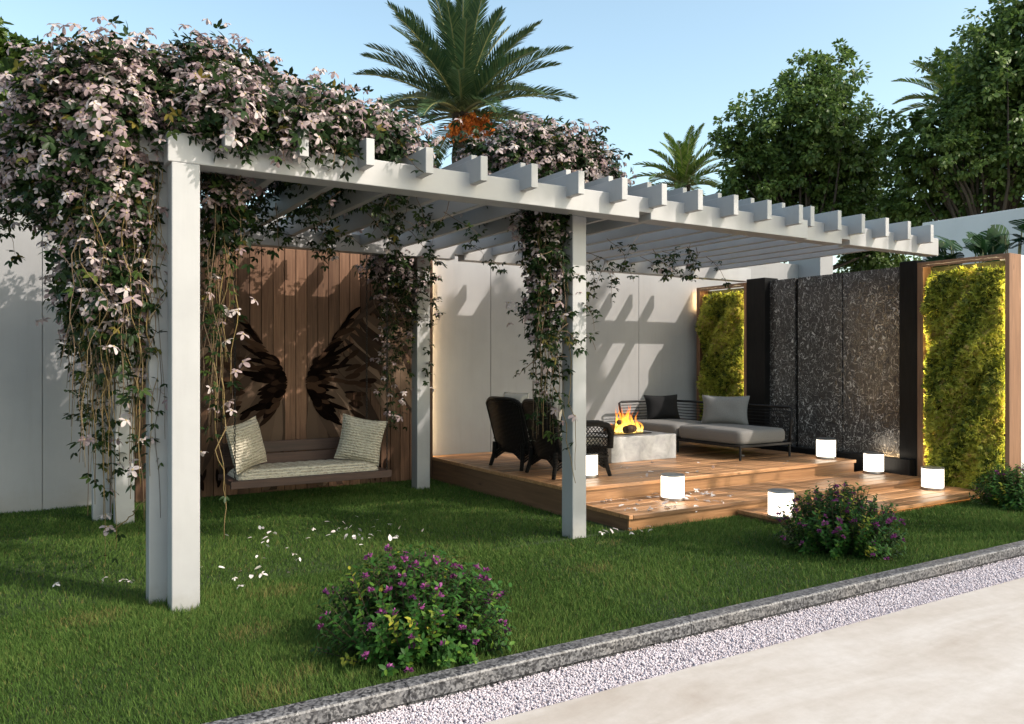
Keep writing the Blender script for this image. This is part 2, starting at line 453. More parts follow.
# ------------------------------------------------------------------ mesh builder
class MB:
    def __init__(self):
        self.v = []
        self.f = []
        self.mi = []
        self.rn = []

    def face(self, idx, mi=0, r=0.5):
        self.f.append(tuple(idx))
        self.mi.append(mi)
        self.rn.append(r)

    def box(self, x0, x1, y0, y1, z0, z1, mi=0, r=None):
        r = random.random() if r is None else r
        b = len(self.v)
        self.v += [(x0, y0, z0), (x1, y0, z0), (x1, y1, z0), (x0, y1, z0), (x0, y0, z1), (x1, y0, z1), (x1, y1, z1), (x0, y1, z1)]
        for q in ((0, 3, 2, 1), (4, 5, 6, 7), (0, 1, 5, 4), (1, 2, 6, 5), (2, 3, 7, 6), (3, 0, 4, 7)):
            self.face([b + i for i in q], mi, r)

    def prism(self, poly, axis, a0, a1, mi=0, r=None):
        """polygon in the two other axes, extruded along axis"""
        r = random.random() if r is None else r
        b = len(self.v)
        n = len(poly)
        for a in (a0, a1):
            for (u, w) in poly:
                p = [u, w]
                p.insert(axis, a)
                self.v.append(tuple(p))
        self.face([b + i for i in range(n)][::-1], mi, r)
        self.face([b + n + i for i in range(n)], mi, r)
        for i in range(n):
            j = (i + 1) % n
            self.face((b + i, b + j, b + n + j, b + n + i), mi, r)

    def tube(self, pts, rad, n=6, mi=0, r=None, cap=True):
        r = random.random() if r is None else r
        pts = [Vector(p) for p in pts]
        m = len(pts)
        rads = rad if isinstance(rad, (list, tuple)) else [rad] * m
        b = len(self.v)
        up = None
        for i, p in enumerate(pts):
            t = (pts[min(i + 1, m - 1)] - pts[max(i - 1, 0)])
            if t.length < 1e-9:
                t = Vector((0, 0, 1))
            t.normalize()
            if up is None:
                up = Vector((0, 0, 1)) if abs(t.z) < 0.9 else Vector((1, 0, 0))
            a = t.cross(up)
            if a.length < 1e-6:
                a = t.orthogonal()
            a.normalize()
            c = a.cross(t).normalized()
            up = c
            for k in range(n):
                th = 2 * math.pi * k / n
                self.v.append(tuple(p + (a * math.cos(th) + c * math.sin(th)) * rads[i]))
        for i in range(m - 1):
            for k in range(n):
                k2 = (k + 1) % n
                self.face((b + i * n + k, b + i * n + k2, b + (i + 1) * n + k2, b + (i + 1) * n + k), mi, r)
        if cap:
            self.face([b + k for k in range(n)][::-1], mi, r)
            self.face([b + (m - 1) * n + k for k in range(n)], mi, r)

    def lathe(self, prof, n=32, cx=0, cy=0, mi=0, r=None):
        r = random.random() if r is None else r
        b = len(self.v)
        for (rr, z) in prof:
            for k in range(n):
                th = 2 * math.pi * k / n
                self.v.append((cx + rr * math.cos(th), cy + rr * math.sin(th), z))
        for i in range(len(prof) - 1):
            for k in range(n):
                k2 = (k + 1) % n
                self.face((b + i * n + k, b + i * n + k2, b + (i + 1) * n + k2, b + (i + 1) * n + k), mi, r)
        self.face([b + k for k in range(n)][::-1], mi, r)
        self.face([b + (len(prof) - 1) * n + k for k in range(n)], mi, r)

    def grid(self, fn, nu, nv, mi=0, r=0.5, closed_u=False):
        b = len(self.v)
        for i in range(nu):
            for j in range(nv):
                self.v.append(tuple(fn(i / (nu - (0 if closed_u else 1)), j / (nv - 1))))
        for i in range(nu if closed_u else nu - 1):
            for j in range(nv - 1):
                i2 = (i + 1) % nu
                self.face((b + i * nv + j, b + i2 * nv + j, b + i2 * nv + j + 1, b + i * nv + j + 1), mi, r)

    def mesh(self, name, mats, smooth=False, off=(0, 0, 0)):
        me = bpy.data.meshes.new(name)
        o = off
        me.from_pydata([(x - o[0], y - o[1], z - o[2]) for x, y, z in self.v], [], self.f)
        for m in mats:
            me.materials.append(m)
        me.polygons.foreach_set('material_index', self.mi)
        a = me.attributes.new('rnd', 'FLOAT', 'FACE')
        a.data.foreach_set('value', self.rn)
        if smooth:
            me.polygons.foreach_set('use_smooth', [True] * len(self.f))
        me.update()
        return me

    def build(self, name, mats, parent=None, off=None, bevel=0.0, smooth=False, loc=None, subsurf=0):
        if not isinstance(mats, (list, tuple)):
            mats = [mats]
        if off is None:
            off = tuple(world_base(parent)) if parent is not None else (0, 0, 0)
        ob = bpy.data.objects.new(name, self.mesh(name, mats, smooth, off))
        COL.objects.link(ob)
        if parent is not None:
            ob.parent = parent
        if loc is not None:
            ob.location = loc
        if bevel:
            b = ob.modifiers.new('bevel', 'BEVEL')
            b.width = bevel
            b.segments = 2
            b.limit_method = 'ANGLE'
        if subsurf:
            s = ob.modifiers.new('sub', 'SUBSURF')
            s.levels = s.render_levels = subsurf
        return ob


def world_base(o):
    p = Vector((0, 0, 0))
    while o is not None:
        p += o.location
        o = o.parent
    return p


def tag(o, label=None, cat=None, group=None, kind=None):
    if label: o['label'] = label
    if cat: o['category'] = cat
    if group: o['group'] = group
    if kind: o['kind'] = kind
    return o


def thing(name, label, cat, loc=(0, 0, 0), rz=0.0, group=None):
    o = bpy.data.objects.new(name, None)
    o.empty_display_size = 0.1
    COL.objects.link(o)
    o.location = loc
    o.rotation_euler = (0, 0, rz)
    return tag(o, label, cat, group)


def dup(root, loc, rz, label=None):
    r = root.copy()
    COL.objects.link(r)
    r.location = loc
    r.rotation_euler = (0, 0, rz)
    if label: r['label'] = label
    for ch in list(root.children):
        c = ch.copy()
        COL.objects.link(c)
        c.parent = r
        for g in ch.children:
            d = g.copy()
            COL.objects.link(d)
            d.parent = c
    return r


# ------------------------------------------------------------------ scatter (numpy)
def basis(d, n):
    """rows of rotation: local x -> d, local z -> close to n"""
    d = d / np.maximum(np.linalg.norm(d, axis=1, keepdims=True), 1e-9)
    y = np.cross(n, d)
    ln = np.linalg.norm(y, axis=1, keepdims=True)
    bad = ln[:, 0] < 1e-4
    if bad.any():
        y[bad] = np.cross(np.array([[0.3, 0.5, 0.8]]), d[bad])
        ln = np.linalg.norm(y, axis=1, keepdims=True)
    y = y / np.maximum(ln, 1e-9)
    z = np.cross(d, y)
    return np.stack([d, y, z], axis=1)   # (m,3rows,3)


def scatter_mesh(name, tv, tf, pos, B, scale, rnd, mats, tmi=None, off=(0, 0, 0), smooth=False):
    tv = np.asarray(tv, dtype=np.float32)
    m, n = len(pos), len(tv)
    s = np.asarray(scale, dtype=np.float32)
    if s.ndim == 1:
        s = np.repeat(s[:, None], 3, axis=1)
    loc = tv[None, :, :] * s[:, None, :]
    W = np.einsum('mnk,mkc->mnc', loc, B) + pos[:, None, :] - np.array(off)[None, None, :]
    lens = np.array([len(f) for f in tf], dtype=np.int32)
    flat = np.concatenate([np.array(f, dtype=np.int32) for f in tf])
    nl, nf = len(flat), len(tf)
    me = bpy.data.meshes.new(name)
    me.vertices.add(m * n)
    me.vertices.foreach_set('co', W.astype(np.float32).ravel())
    idx = (flat[None, :] + (np.arange(m, dtype=np.int32) * n)[:, None]).ravel()
    me.loops.add(m * nl)
    me.loops.foreach_set('vertex_index', idx.astype(np.int32))
    starts = np.concatenate([[0], np.cumsum(lens)[:-1]]).astype(np.int32)
    me.polygons.add(m * nf)
    me.polygons.foreach_set('loop_start', (starts[None, :] + (np.arange(m, dtype=np.int32) * nl)[:, None]).ravel().astype(np.int32))
    for mt in mats:
        me.materials.append(mt)
    if tmi is not None:
        me.polygons.foreach_set('material_index', np.tile(np.array(tmi, dtype=np.int32), m))
    a = me.attributes.new('rnd', 'FLOAT', 'FACE')
    a.data.foreach_set('value', np.repeat(np.asarray(rnd, dtype=np.float32), nf))
    if smooth:
        me.polygons.foreach_set('use_smooth', np.ones(m * nf, dtype=bool))
    me.update(calc_edges=True)
    me.validate()
    return me


def link(name, me, parent=None, loc=(0, 0, 0)):
    o = bpy.data.objects.new(name, me)
    COL.objects.link(o)
    o.parent = parent
    o.location = loc
    return o


def leaf_t(w=0.24, fold=0.07, droop=-0.12):
    v = [(0, 0, 0), (0.45, 0, 0.0), (1, 0, droop), (0.2, w * 0.8, fold), (0.62, w * 0.85, fold * 0.7 + droop * 0.4),
         (0.2, -w * 0.8, fold), (0.62, -w * 0.85, fold * 0.7 + droop * 0.4)]
    f = [(0, 5, 1), (5, 6, 1), (6, 2, 1), (0, 1, 3), (3, 1, 4), (4, 1, 2)]
    return v, f


def multi(parts):
    """join (verts, faces, 3x3 rows, offset, scale) into one template"""
    V, Fc = [], []
    for (v, f, ang, tilt, off, s) in parts:
        b = len(V)
        ca, sa, ct, st = math.cos(ang), math.sin(ang), math.cos(tilt), math.sin(tilt)
        for (x, y, z) in v:
            x2, z2 = x * ct - z * st, x * st + z * ct
            V.append(((x2 * ca - y * sa) * s + off[0], (x2 * sa + y * ca) * s + off[1], z2 * s + off[2]))
        Fc += [tuple(i + b for i in q) for q in f]
    return V, Fc


_lv, _lf = leaf_t()
TRI_LEAF = multi([(_lv, _lf, 0, -0.1, (0.25, 0, 0), 0.8), (_lv, _lf, 1.0, -0.2, (0.2, 0.05, 0), 0.7), (_lv, _lf, -1.0, -0.2, (0.2, -0.05, 0), 0.7)])
_pv = [(0, 0, 0), (0.5, 0, 0.02), (1.0, 0.05, -0.24), (1.0, -0.06, -0.22), (0.22, 0.17, 0.06), (0.66, 0.27, 0.0), (0.9, 0.19, -0.14), (0.22, -0.17, 0.06), (0.66, -0.27, 0.02), (0.9, -0.18, -0.12)]
_pf = [(0, 7, 1), (7, 8, 1), (8, 9, 1), (9, 3, 1), (3, 2, 1), (2, 6, 1), (6, 5, 1), (5, 4, 1), (4, 0, 1)]


def flower_t(n, tilt):
    parts = [(_pv, _pf, 2 * math.pi * k / n + random.uniform(-0.15, 0.15), tilt + random.uniform(-0.35, 0.35), (0, 0, 0), random.uniform(0.38, 0.56)) for k in range(n)]
    V, Fc = multi(parts)
    mi = [0] * len(Fc)
    b = len(V)
    k = 6
    for i in range(k):
        V.append((0.07 * math.cos(i * 2 * math.pi / k), 0.07 * math.sin(i * 2 * math.pi / k), 0.02))
    V.append((0, 0, 0.09))
    for i in range(k):
        Fc.append((b + i, b + (i + 1) % k, b + k))
        mi.append(1)
    return V, Fc, mi


FLOWERS = [flower_t(5, -0.1), flower_t(4, 0.05), flower_t(5, -0.35), flower_t(4, -0.25)]


def rand_dirs(n, rng=RNG):
    d = rng.normal(size=(n, 3))
    return d / np.linalg.norm(d, axis=1, keepdims=True)


# ------------------------------------------------------------------ world, sun, camera
SUN = Vector((-0.66, 1.0, -0.95)).normalized()     # direction the light travels
el = math.asin(-SUN.z)
world = bpy.data.worlds.new("World")
sc.world = world
world.use_nodes = True
wn = world.node_tree
bg = wn.nodes['Background']
sky = wn.nodes.new('ShaderNodeTexSky')
sky.sky_type = 'NISHITA'
sky.sun_disc = False
sky.sun_elevation = el
az = math.atan2(-SUN.x, -SUN.y)       # where the sun stands, clockwise from +Y
sky.sun_rotation = az
sky.air_density = 1.0
sky.dust_density = 2.0
sky.ozone_density = 0.8
tint = wn.nodes.new('ShaderNodeMix')
tint.data_type = 'RGBA'
tint.blend_type = 'MULTIPLY'
tint.inputs[0].default_value = 1.0
tint.inputs[7].default_value = (1.36, 1.36, 1.14, 1)
wn.links.new(sky.outputs[0], tint.inputs[6])
wn.links.new(tint.outputs[2], bg.inputs[0])
bg.inputs[1].default_value = 0.15
sl = bpy.data.lights.new('sun', 'SUN')
sl.energy = 2.8
sl.angle = math.radians(0.5)
sl.color = (1.0, 0.90, 0.80)
so = bpy.data.objects.new('sun', sl)
COL.objects.link(so)
so.rotation_euler = SUN.to_track_quat('-Z', 'Y').to_euler()
so.location = (6, -8, 12)

cam = bpy.data.cameras.new('camera')
cam.sensor_width = 36
cam.lens = FPX / 1024 * 36
cam.clip_end = 2000
cam.clip_start = 0.05
co = bpy.data.objects.new('camera', cam)
COL.objects.link(co)
co.location = (0, 0, HC)
co.rotation_euler = (math.radians(90), 0, -math.atan2(FX, FY))
sc.camera = co
vs = sc.view_settings
vs.view_transform = 'Standard'
vs.look = 'None'
vs.gamma = 1
vs.use_curve_mapping = False
vs.exposure = 0.78
sc.cycles.use_denoising = True
sc.cycles.max_bounces = 8
sc.cycles.transparent_max_bounces = 16
sc.cycles.sample_clamp_indirect = 6.0

# ------------------------------------------------------------------ ground
b = MB()
b.face((0, 1, 2, 3)); b.v = [(-600, -600, -0.09), (600, -600, -0.09), (600, 600, -0.09), (-600, 600, -0.09)]
tag(b.build('ground', M['ground']), kind='structure')
b = MB()
b.box(-6, 13, 3.15, 8.85, -0.08, 0.0)
tag(b.build('lawn', M['lawn']), kind='structure')
b = MB()
b.box(-6, 14, 2.70, 3.12, -0.085, -0.050)
tag(b.build('gravel_bed', M['gravel_base']), kind='structure')
b = MB()
b.box(-8, 16, -8.0, 2.76, -0.085, -0.02)
tag(b.build('paving', M['paving'], bevel=0.004), kind='structure')
# kerb: long bullnosed granite stones butted end to end
b = MB()
prof = [(3.105, -0.085), (3.180, -0.085), (3.180, 0.040), (3.174, 0.047), (3.100, 0.047), (3.091, 0.044), (3.086, 0.036), (3.086, -0.018), (3.105, -0.030)]
x = -5.0
while x < 13:
    x2 = x + 1.6
    b.prism(prof, 0, x, x2 - 0.003)
    x = x2
tag(b.build('kerb', M['granite']), kind='structure')

# gravel stones
def icos():
    t = (1 + 5 ** 0.5) / 2
    v = [(-1, t, 0), (1, t, 0), (-1, -t, 0), (1, -t, 0), (0, -1, t), (0, 1, t), (0, -1, -t), (0, 1, -t), (t, 0, -1), (t, 0, 1), (-t, 0, -1), (-t, 0, 1)]
    f = [(0, 11, 5), (0, 5, 1), (0, 1, 7), (0, 7, 10), (0, 10, 11), (1, 5, 9), (5, 11, 4), (11, 10, 2), (10, 7, 6), (7, 1, 8), (3, 9, 4), (3, 4, 2), (3, 2, 6), (3, 6, 8), (3, 8, 9), (4, 9, 5), (2, 4, 11), (6, 2, 10), (8, 6, 7), (9, 8, 1)]
    v = [tuple(c / 1.9 for c in p) for p in v]
    return v, f


iv, if_ = icos()
n = 62000
u = RNG.random(n)
gx = 0.4 + (u ** 1.25) * 8.6
pos = np.stack([gx, RNG.uniform(2.745, 3.10, n), RNG.uniform(-0.050, -0.034, n)], axis=1)
s = RNG.uniform(0.0036, 0.0068, n)
sc3 = np.stack([s * RNG.uniform(0.8, 1.4, n), s * RNG.uniform(0.8, 1.2, n), s * RNG.uniform(0.6, 1.0, n)], axis=1)
me = scatter_mesh('gravel', iv, if_, pos, basis(rand_dirs(n), rand_dirs(n)), sc3, RNG.random(n), [M['gravel']])
tag(link('gravel', me), 'pale pinkish white gravel filling the strip between kerb and paving', 'gravel', kind='stuff')

# grass
def make_grass():
    zones = [(-2.5, 3.0, 3.165, 5.2, 26000), (3.0, 9.5, 3.165, 5.15, 14000), (-2.5, 4.22, 5.2, 8.78, 9500), (8.6, 9.5, 3.165, 4.3, 2000)]
    P = []
    for (x0, x1, y0, y1, den) in zones:
        n = int((x1 - x0) * (y1 - y0) * den)
        P.append(np.stack([RNG.uniform(x0, x1, n), RNG.uniform(y0, y1, n)], axis=1))
    P = np.concatenate(P)
    x, y = P[:, 0], P[:, 1]
    keep = ~((x > 4.22) & (y > 5.13)) & ~((x > 5.55) & (y > 4.46) & (x < 8.7)) & ~((x > 8.4) & (y > 4.2))
    # view cone with a margin for other viewpoints
    d = x * FX + y * FY
    sx = (x * RX + y * RY) / np.maximum(d, 0.1) * FPX
    keep &= (np.abs(sx) < 640) & (d > 2)
    for (px_, py_) in ((0.815, 4.87), (0.705, 5.15), (3.81, 5.25), (0.66, 8.0), (0.81, 7.72), (3.81, 8.1)):
        keep &= ~((np.abs(x - px_) < 0.07) & (np.abs(y - py_) < 0.07))
    P = P[keep]
    n = len(P)
    x, y = P[:, 0], P[:, 1]
    ph = np.sin(x * 3.1 + 1.3 * np.sin(y * 2.3)) * np.sin(y * 2.7 + np.sin(x * 1.9))
    pos = np.stack([x, y, np.full(n, -0.002)], axis=1)
    lean = RNG.normal(0, 0.36, (n, 2))
    lean[:, 0] += 0.18 * np.sin(x * 2 + y)
    up = np.stack([lean[:, 0], lean[:, 1], np.ones(n)], axis=1)
    side = rand_dirs(n)
    side[:, 2] = 0
    h = (0.018 + 0.032 * RNG.random(n) ** 1.7) * (1 + 0.22 * ph)
    far = np.clip((np.hypot(x, y) - 4) / 5, 0, 1)
    w = RNG.uniform(0.0010, 0.0019, n) * (1 + 0.9 * far)
    tv = [(0, -1, 0), (0, 1, 0), (0.55, -0.75, 0.08), (0.55, 0.75, 0.08), (1, 0, 0.30)]
    tf = [(0, 1, 3, 2), (2, 3, 4)]
    rn = np.clip(0.45 + 0.16 * ph + RNG.normal(0, 0.22, n), 0, 0.9)
    dry = RNG.random(n) < 0.035
    rn[dry] = RNG.uniform(0.9, 1.0, dry.sum())
    for (cx, cy, r) in ((1.05, 4.25, 0.22), (1.35, 4.9, 0.25), (2.6, 5.0, 0.2), (0.9, 3.4, 0.2), (3.3, 4.35, 0.22), (1.1, 3.55, 0.12), (0.35, 4.9, 0.25), (3.9, 4.9, 0.15)):
        k = (np.hypot(x - cx, (y - cy) * 1.3) < r * RNG.uniform(0.3, 1.0, n)) & (RNG.random(n) < 0.55)
        rn[k] = RNG.uniform(0.86, 1.0, k.sum())
    me = scatter_mesh('grass', tv, tf, pos, basis(up, side), np.stack([h, w, h], axis=1), rn, [M['grass']])
    tag(link('grass', me), 'short green mown grass covering the lawn around the pergola', 'grass', kind='stuff')


make_grass()

# ------------------------------------------------------------------ walls
r = thing('garden_wall', 'long white rendered garden wall with thin panel joints behind the deck and swing', 'wall', (2, 8.8, 0))
b = MB()
edges = [-6.0, -2.2, 0.22, 2.66, 5.11, 7.54, 9.56, 10.95]
for a0, a1 in zip(edges, edges[1:]):
    b.box(a0 + 0.004, a1 - 0.004, 8.80, 9.0, -0.08, 3.0)
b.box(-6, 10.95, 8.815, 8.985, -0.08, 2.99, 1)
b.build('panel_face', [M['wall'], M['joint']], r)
b = MB(); b.box(10.95, 11.27, 8.38, 9.0, -0.08, 3.25)
b.build('pier', M['wall'], r, bevel=0.006)
b = MB(); b.box(12.0, 12.3, 1.0, 7.32, -0.08, 3.56)
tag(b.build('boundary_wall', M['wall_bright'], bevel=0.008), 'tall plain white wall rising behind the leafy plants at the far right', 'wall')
b = MB(); b.box(8.84, 12.0, 4.34, 4.54, -0.08, 2.51)
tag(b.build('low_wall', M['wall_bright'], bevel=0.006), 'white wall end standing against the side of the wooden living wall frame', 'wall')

# ------------------------------------------------------------------ plank panel with painted wings
r = thing('plank_panel', 'vertical wooden plank panel painted with two dark wings behind the swing', 'wall panel', (2.6, 8.65, 0))
b = MB()
x = 1.0
while x < 4.2:
    w = 0.122
    b.box(x + 0.004, min(x + w, 4.23) - 0.004, 8.65, 8.675, 0.02, 2.68)
    x += w
b.box(1.0, 4.225, 8.676, 8.70, 0.02, 2.67, 0, 0.0)
b.build('planks', M['plank'], r)
b = MB(); b.box(4.195, 4.21, 8.735, 8.75, 0.30, 2.62)
b.build('led_strip', M['led_panel'], r)
for xx in (1.1, 2.6, 4.08):
    b = MB(); b.box(xx, xx + 0.05, 8.702, 8.80, 0.05, 2.6)
    b.build('batten', M['joint'], r)


def feather(b, x, z, ang, ln, w, y, mi, rn, thick=0.003):
    """blade-shaped feather lying on the panel; ang in the X-Z plane"""
    ca, sa = math.cos(ang), math.sin(ang)
    st = [(0, 0.12), (0.12, 0.55), (0.35, 0.95), (0.6, 1.0), (0.8, 0.85), (0.93, 0.5), (1.0, 0.08)]
    up, dn = [], []
    curve = random.uniform(-0.06, 0.06) * ln
    for t, k in st:
        cx = t * ln
        cz = curve * math.sin(t * math.pi)
        hw = w * 0.5 * k
        up.append((cx, cz + hw)); dn.append((cx, cz - hw))
    poly = up + dn[::-1]
    pts = []
    for (u, v) in poly:
        X = x + u * ca - v * sa
        Z = z + u * sa + v * ca
        pts.append((min(max(X, 1.02), 4.21), min(max(Z, 0.04), 2.66)))
    b.prism(pts, 1, y - thick, y, mi, rn)


def wing(side):
    """side +1: right wing, -1: left wing (mirrored about X=2.59)"""
    random.seed(5 if side > 0 else 6)
    b = MB()
    cx = 2.59

    def add(x, z, ang, ln, w, lay, mi, rn):
        X = cx + side * x
        A = ang if side > 0 else math.pi - ang
        feather(b, X, z, A, ln, w, 8.649 - lay * 0.0016 - random.uniform(0, 0.0008), mi, rn)
    # long brown flight feathers fanning out below the leading edge
    for i in range(26):
        t = i / 25
        lx, lz = 0.14 + 1.12 * t ** 1.05, 1.02 + 1.60 * t
        ang = math.radians(-84 + 58 * t + random.uniform(-3, 3))
        add(lx, lz, ang, random.uniform(0.95, 1.3), random.uniform(0.10, 0.14), 1 + (i % 3) * 0.4, 0, random.random())
    for i in range(22):
        t = i / 21
        lx, lz = 0.13 + 1.05 * t, 1.10 + 1.50 * t
        ang = math.radians(-58 + 52 * t + random.uniform(-6, 6))
        add(lx, lz, ang, random.uniform(0.55, 0.8), random.uniform(0.08, 0.11), 2.6 + (i % 3) * 0.4, 0, random.random() * 0.8)
    # leading edge: slim overlapping feathers lying along it
    for i in range(24):
        t = 0.18 + 0.82 * i / 23
        add(0.12 + 1.12 * t, 1.12 + 1.52 * t, math.radians(44 + random.uniform(-8, 8)), random.uniform(0.20, 0.32), random.uniform(0.035, 0.05), 4 + (i % 2) * 0.5, 0, random.random() * 0.6)
    # dark coverts massed at the root, fingers spreading outwards
    for row, (n, ln, w) in enumerate(((9, 0.46, 0.05), (10, 0.38, 0.055), (9, 0.28, 0.06), (9, 0.20, 0.07), (8, 0.14, 0.075))):
        for i in range(n):
            t = i / (n - 1)
            a = math.radians(-42 + 70 * t + random.uniform(-9, 9))
            add(0.10 + 0.08 * (1 - math.sin(t * 3.14)), 0.98 + 0.40 * t, a, ln * random.uniform(0.7, 1.15), w * random.uniform(0.8, 1.2), 5 + row * 0.7, 1, random.random() ** 2)
    # loose dark feathers beyond the mass and up the leading edge
    for i in range(15):
        a = math.radians(-36 + 74 * i / 14 + random.uniform(-6, 6))
        rr = random.uniform(0.42, 0.66)
        add(0.14 + rr * math.cos(a) * 0.9, 1.12 + rr * math.sin(a) * 0.75, a + random.uniform(-0.2, 0.2), random.uniform(0.14, 0.24), random.uniform(0.045, 0.07), 8.7, 1, random.uniform(0.3, 1.0))
    for i in range(13):
        t = i / 12
        add(0.18 + 0.36 * t, 1.34 + 0.50 * t, math.radians(25 + random.uniform(-22, 24)), random.uniform(0.15, 0.28), random.uniform(0.04, 0.065), 9, 1, random.random())
    for i in range(8):
        add(random.uniform(0.72, 1.05), random.uniform(0.22, 0.34), math.radians(-85 + random.uniform(-18, 18)), random.uniform(0.12, 0.2), 0.035, 9, 1, random.random())
    return b.build('wing_mural', [M['wing_brown'], M['wing_dark']], r)


wing(1); wing(-1)
random.seed(21)

# ------------------------------------------------------------------ pergola
pg = thing('pergola', 'large white timber pergola with projecting rafters over the swing and deck', 'pergola', (2.6, 6.4, 0))


def post(x0, x1, y0, y1, zt):
    b = MB(); b.box(x0, x1, y0, y1, -0.02, zt)
    b.build('post', M['white'], pg, bevel=0.006)


post(0.74, 0.89, 4.80, 4.95, 2.515)
post(0.655, 0.785, 5.04, 5.17, 2.545)
post(3.75, 3.885, 5.17, 5.32, 2.76)
post(0.73, 0.88, 7.65, 7.80, 2.60)
post(0.58, 0.73, 7.93, 8.08, 2.545)
post(3.735, 3.89, 8.03, 8.18, 2.76)
zA0, zA1 = 2.515, 2.682
b = MB()   # front beam with the small notch in its soffit
b.prism([(0.72, zA0), (4.12, zA0), (4.12, zA0 + 0.05), (4.235, zA0 + 0.05), (4.235, zA0), (6.10, zA0), (6.10, zA1), (0.72, zA1)], 1, 4.80, 4.95)
b.build('beam', M['white'], pg, bevel=0.005)
b = MB()
b.prism([(0.60, 2.55), (6.86, 2.55), (6.86, 2.60), (6.98, 2.60), (6.98, 2.55), (8.50, 2.55), (8.50, 2.735), (0.60, 2.735)], 1, 5.0, 5.14)
b.build('beam', M['white'], pg, bevel=0.005)
b = MB()
b.prism([(0.50, 2.53), (4.12, 2.53), (4.12, 2.585), (4.235, 2.585), (4.235, 2.53), (8.80, 2.53), (8.80, 2.71), (0.50, 2.71)], 1, 7.88, 8.03)
b.build('beam', M['white'], pg, bevel=0.005)
for (x0, x1) in ((0.62, 0.72),):
    b = MB(); b.box(x0, x1, 5.145, 7.875, 2.55, 2.73)
    b.build('beam', M['white'], pg, bevel=0.005)
for X in (1.02, 1.44, 1.85, 2.25, 2.65, 3.05, 3.45, 3.85, 4.24, 4.62, 5.02, 5.42, 5.82):
    b = MB(); b.box(X - 0.0275, X + 0.0275, 4.65, 8.22, 2.603, 2.768)
    b.build('rafter', M['white'], pg, bevel=0.004)
for X in (1.02, 1.44, 1.85, 2.25, 2.65, 3.05, 3.45, 3.85, 4.24, 4.62, 5.02, 5.42, 5.82):
    b = MB(); b.box(X + 0.029, X + 0.075, 4.88, 8.30, 2.645, 2.83)
    b.build('rafter', M['white'], pg, bevel=0.004)
for X in (6.23, 6.62, 6.98, 7.36, 7.73, 8.13):
    b = MB(); b.box(X - 0.0275, X + 0.0275, 4.85, 8.30, 2.645, 2.83)
    b.build('rafter', M['white'], pg, bevel=0.004)

# ------------------------------------------------------------------ deck
dk = thing('timber_deck', 'three tier warm brown timber deck with petals and glowing lanterns on it', 'deck', (6.3, 6.9, 0))


def tier(x0, x1, y0, y1, z, led=False):
    b = MB()
    bw = 0.138
    y = y0
    k = 0
    while y < y1 - 0.02:
        ye = min(y + bw, y1)
        # boards in two lengths
        cut = x0 + (x1 - x0) * (0.35 + 0.3 * ((k * 37) % 10) / 10)
        b.box(x0 + 0.047, cut - 0.0015, y + 0.0065, ye - 0.0065, z - 0.028, z)
        b.box(cut + 0.0015, x1, y + 0.0065, ye - 0.0065, z - 0.028, z)
        y = ye
        k += 1
    b.box(x0, x0 + 0.044, y0 + 0.001, y1 - 0.001, z - 0.034, z + 0.001)
    b.box(x0 + 0.045, x1, y0 - 0.004, y0 + 0.005, z - 0.034, z + 0.001)
    t = b.build('deck_tier', M['deck'], dk, bevel=0.006)
    b = MB()
    b.box(x0 + 0.012, x1 - 0.012, y0 + 0.020, y0 + 0.036, 0.0 if z < 0.2 else z - 0.155, z - 0.030)
    b.build('fascia', M['fascia'], t, off=tuple(world_base(dk)))
    b = MB()
    b.box(x0 + 0.010, x0 + 0.034, y0 + 0.037, y1, -0.02, z - 0.030)
    b.build('side_board', M['fascia_y'], t, off=tuple(world_base(dk)))
    if led:
        b = MB(); b.box(x0 + 0.05, x1 - 0.05, y0 + 0.010, y0 + 0.0185, 0.024, 0.031)
        b.build('led_strip', M['led_step'], t, off=tuple(world_base(dk)))


tier(4.22, 8.28, 5.85, 8.79, 0.27)
tier(4.31, 8.50, 5.15, 5.86, 0.132)
tier(5.57, 8.58, 4.47, 5.148, 0.062, True)

# ------------------------------------------------------------------ lanterns
def lantern():
    r = thing('lantern', 'x', 'lantern', (0, 0, 0), 0, 'glowing white cylinder lanterns on the deck')
    b = MB(); b.lathe([(0.108, 0.0), (0.112, 0.004), (0.112, 0.022), (0.108, 0.026)], 40)
    b.build('base', M['steel'], r, off=(0, 0, 0), smooth=False)
    b = MB(); b.lathe([(0.102, 0.027), (0.106, 0.030), (0.106, 0.214), (0.102, 0.217)], 40)
    b.build('diffuser', M['lantern'], r, off=(0, 0, 0))
    b = MB(); b.lathe([(0.107, 0.218), (0.111, 0.221), (0.111, 0.230), (0.102, 0.234)], 40)
    b.build('top_cap', M['steel'], r, off=(0, 0, 0))
    return r


l0 = lantern()
spots = [((5.17, 5.56, 0.132), 'glowing cylinder lantern on the middle step nearest the pergola post, petals scattered round it'),
         ((5.62, 4.70, 0.062), 'glowing cylinder lantern on the lowest step just behind the purple flowering bush'),
         ((8.22, 4.90, 0.062), 'glowing cylinder lantern on the lowest step in front of the large living wall'),
         ((8.36, 5.68, 0.132), 'glowing cylinder lantern on the middle step in front of the right black pillar'),
         ((8.10, 6.12, 0.27), 'glowing cylinder lantern on the top deck in front of the water wall, beside the sofa'),
         ((4.80, 6.38, 0.27), 'glowing cylinder lantern half hidden behind the white pergola post by the wicker chair')]
for i, (p, lab) in enumerate(spots):
    if i == 0:
        l0.location = p; l0['label'] = lab
    else:
        dup(l0, p, 0, lab)

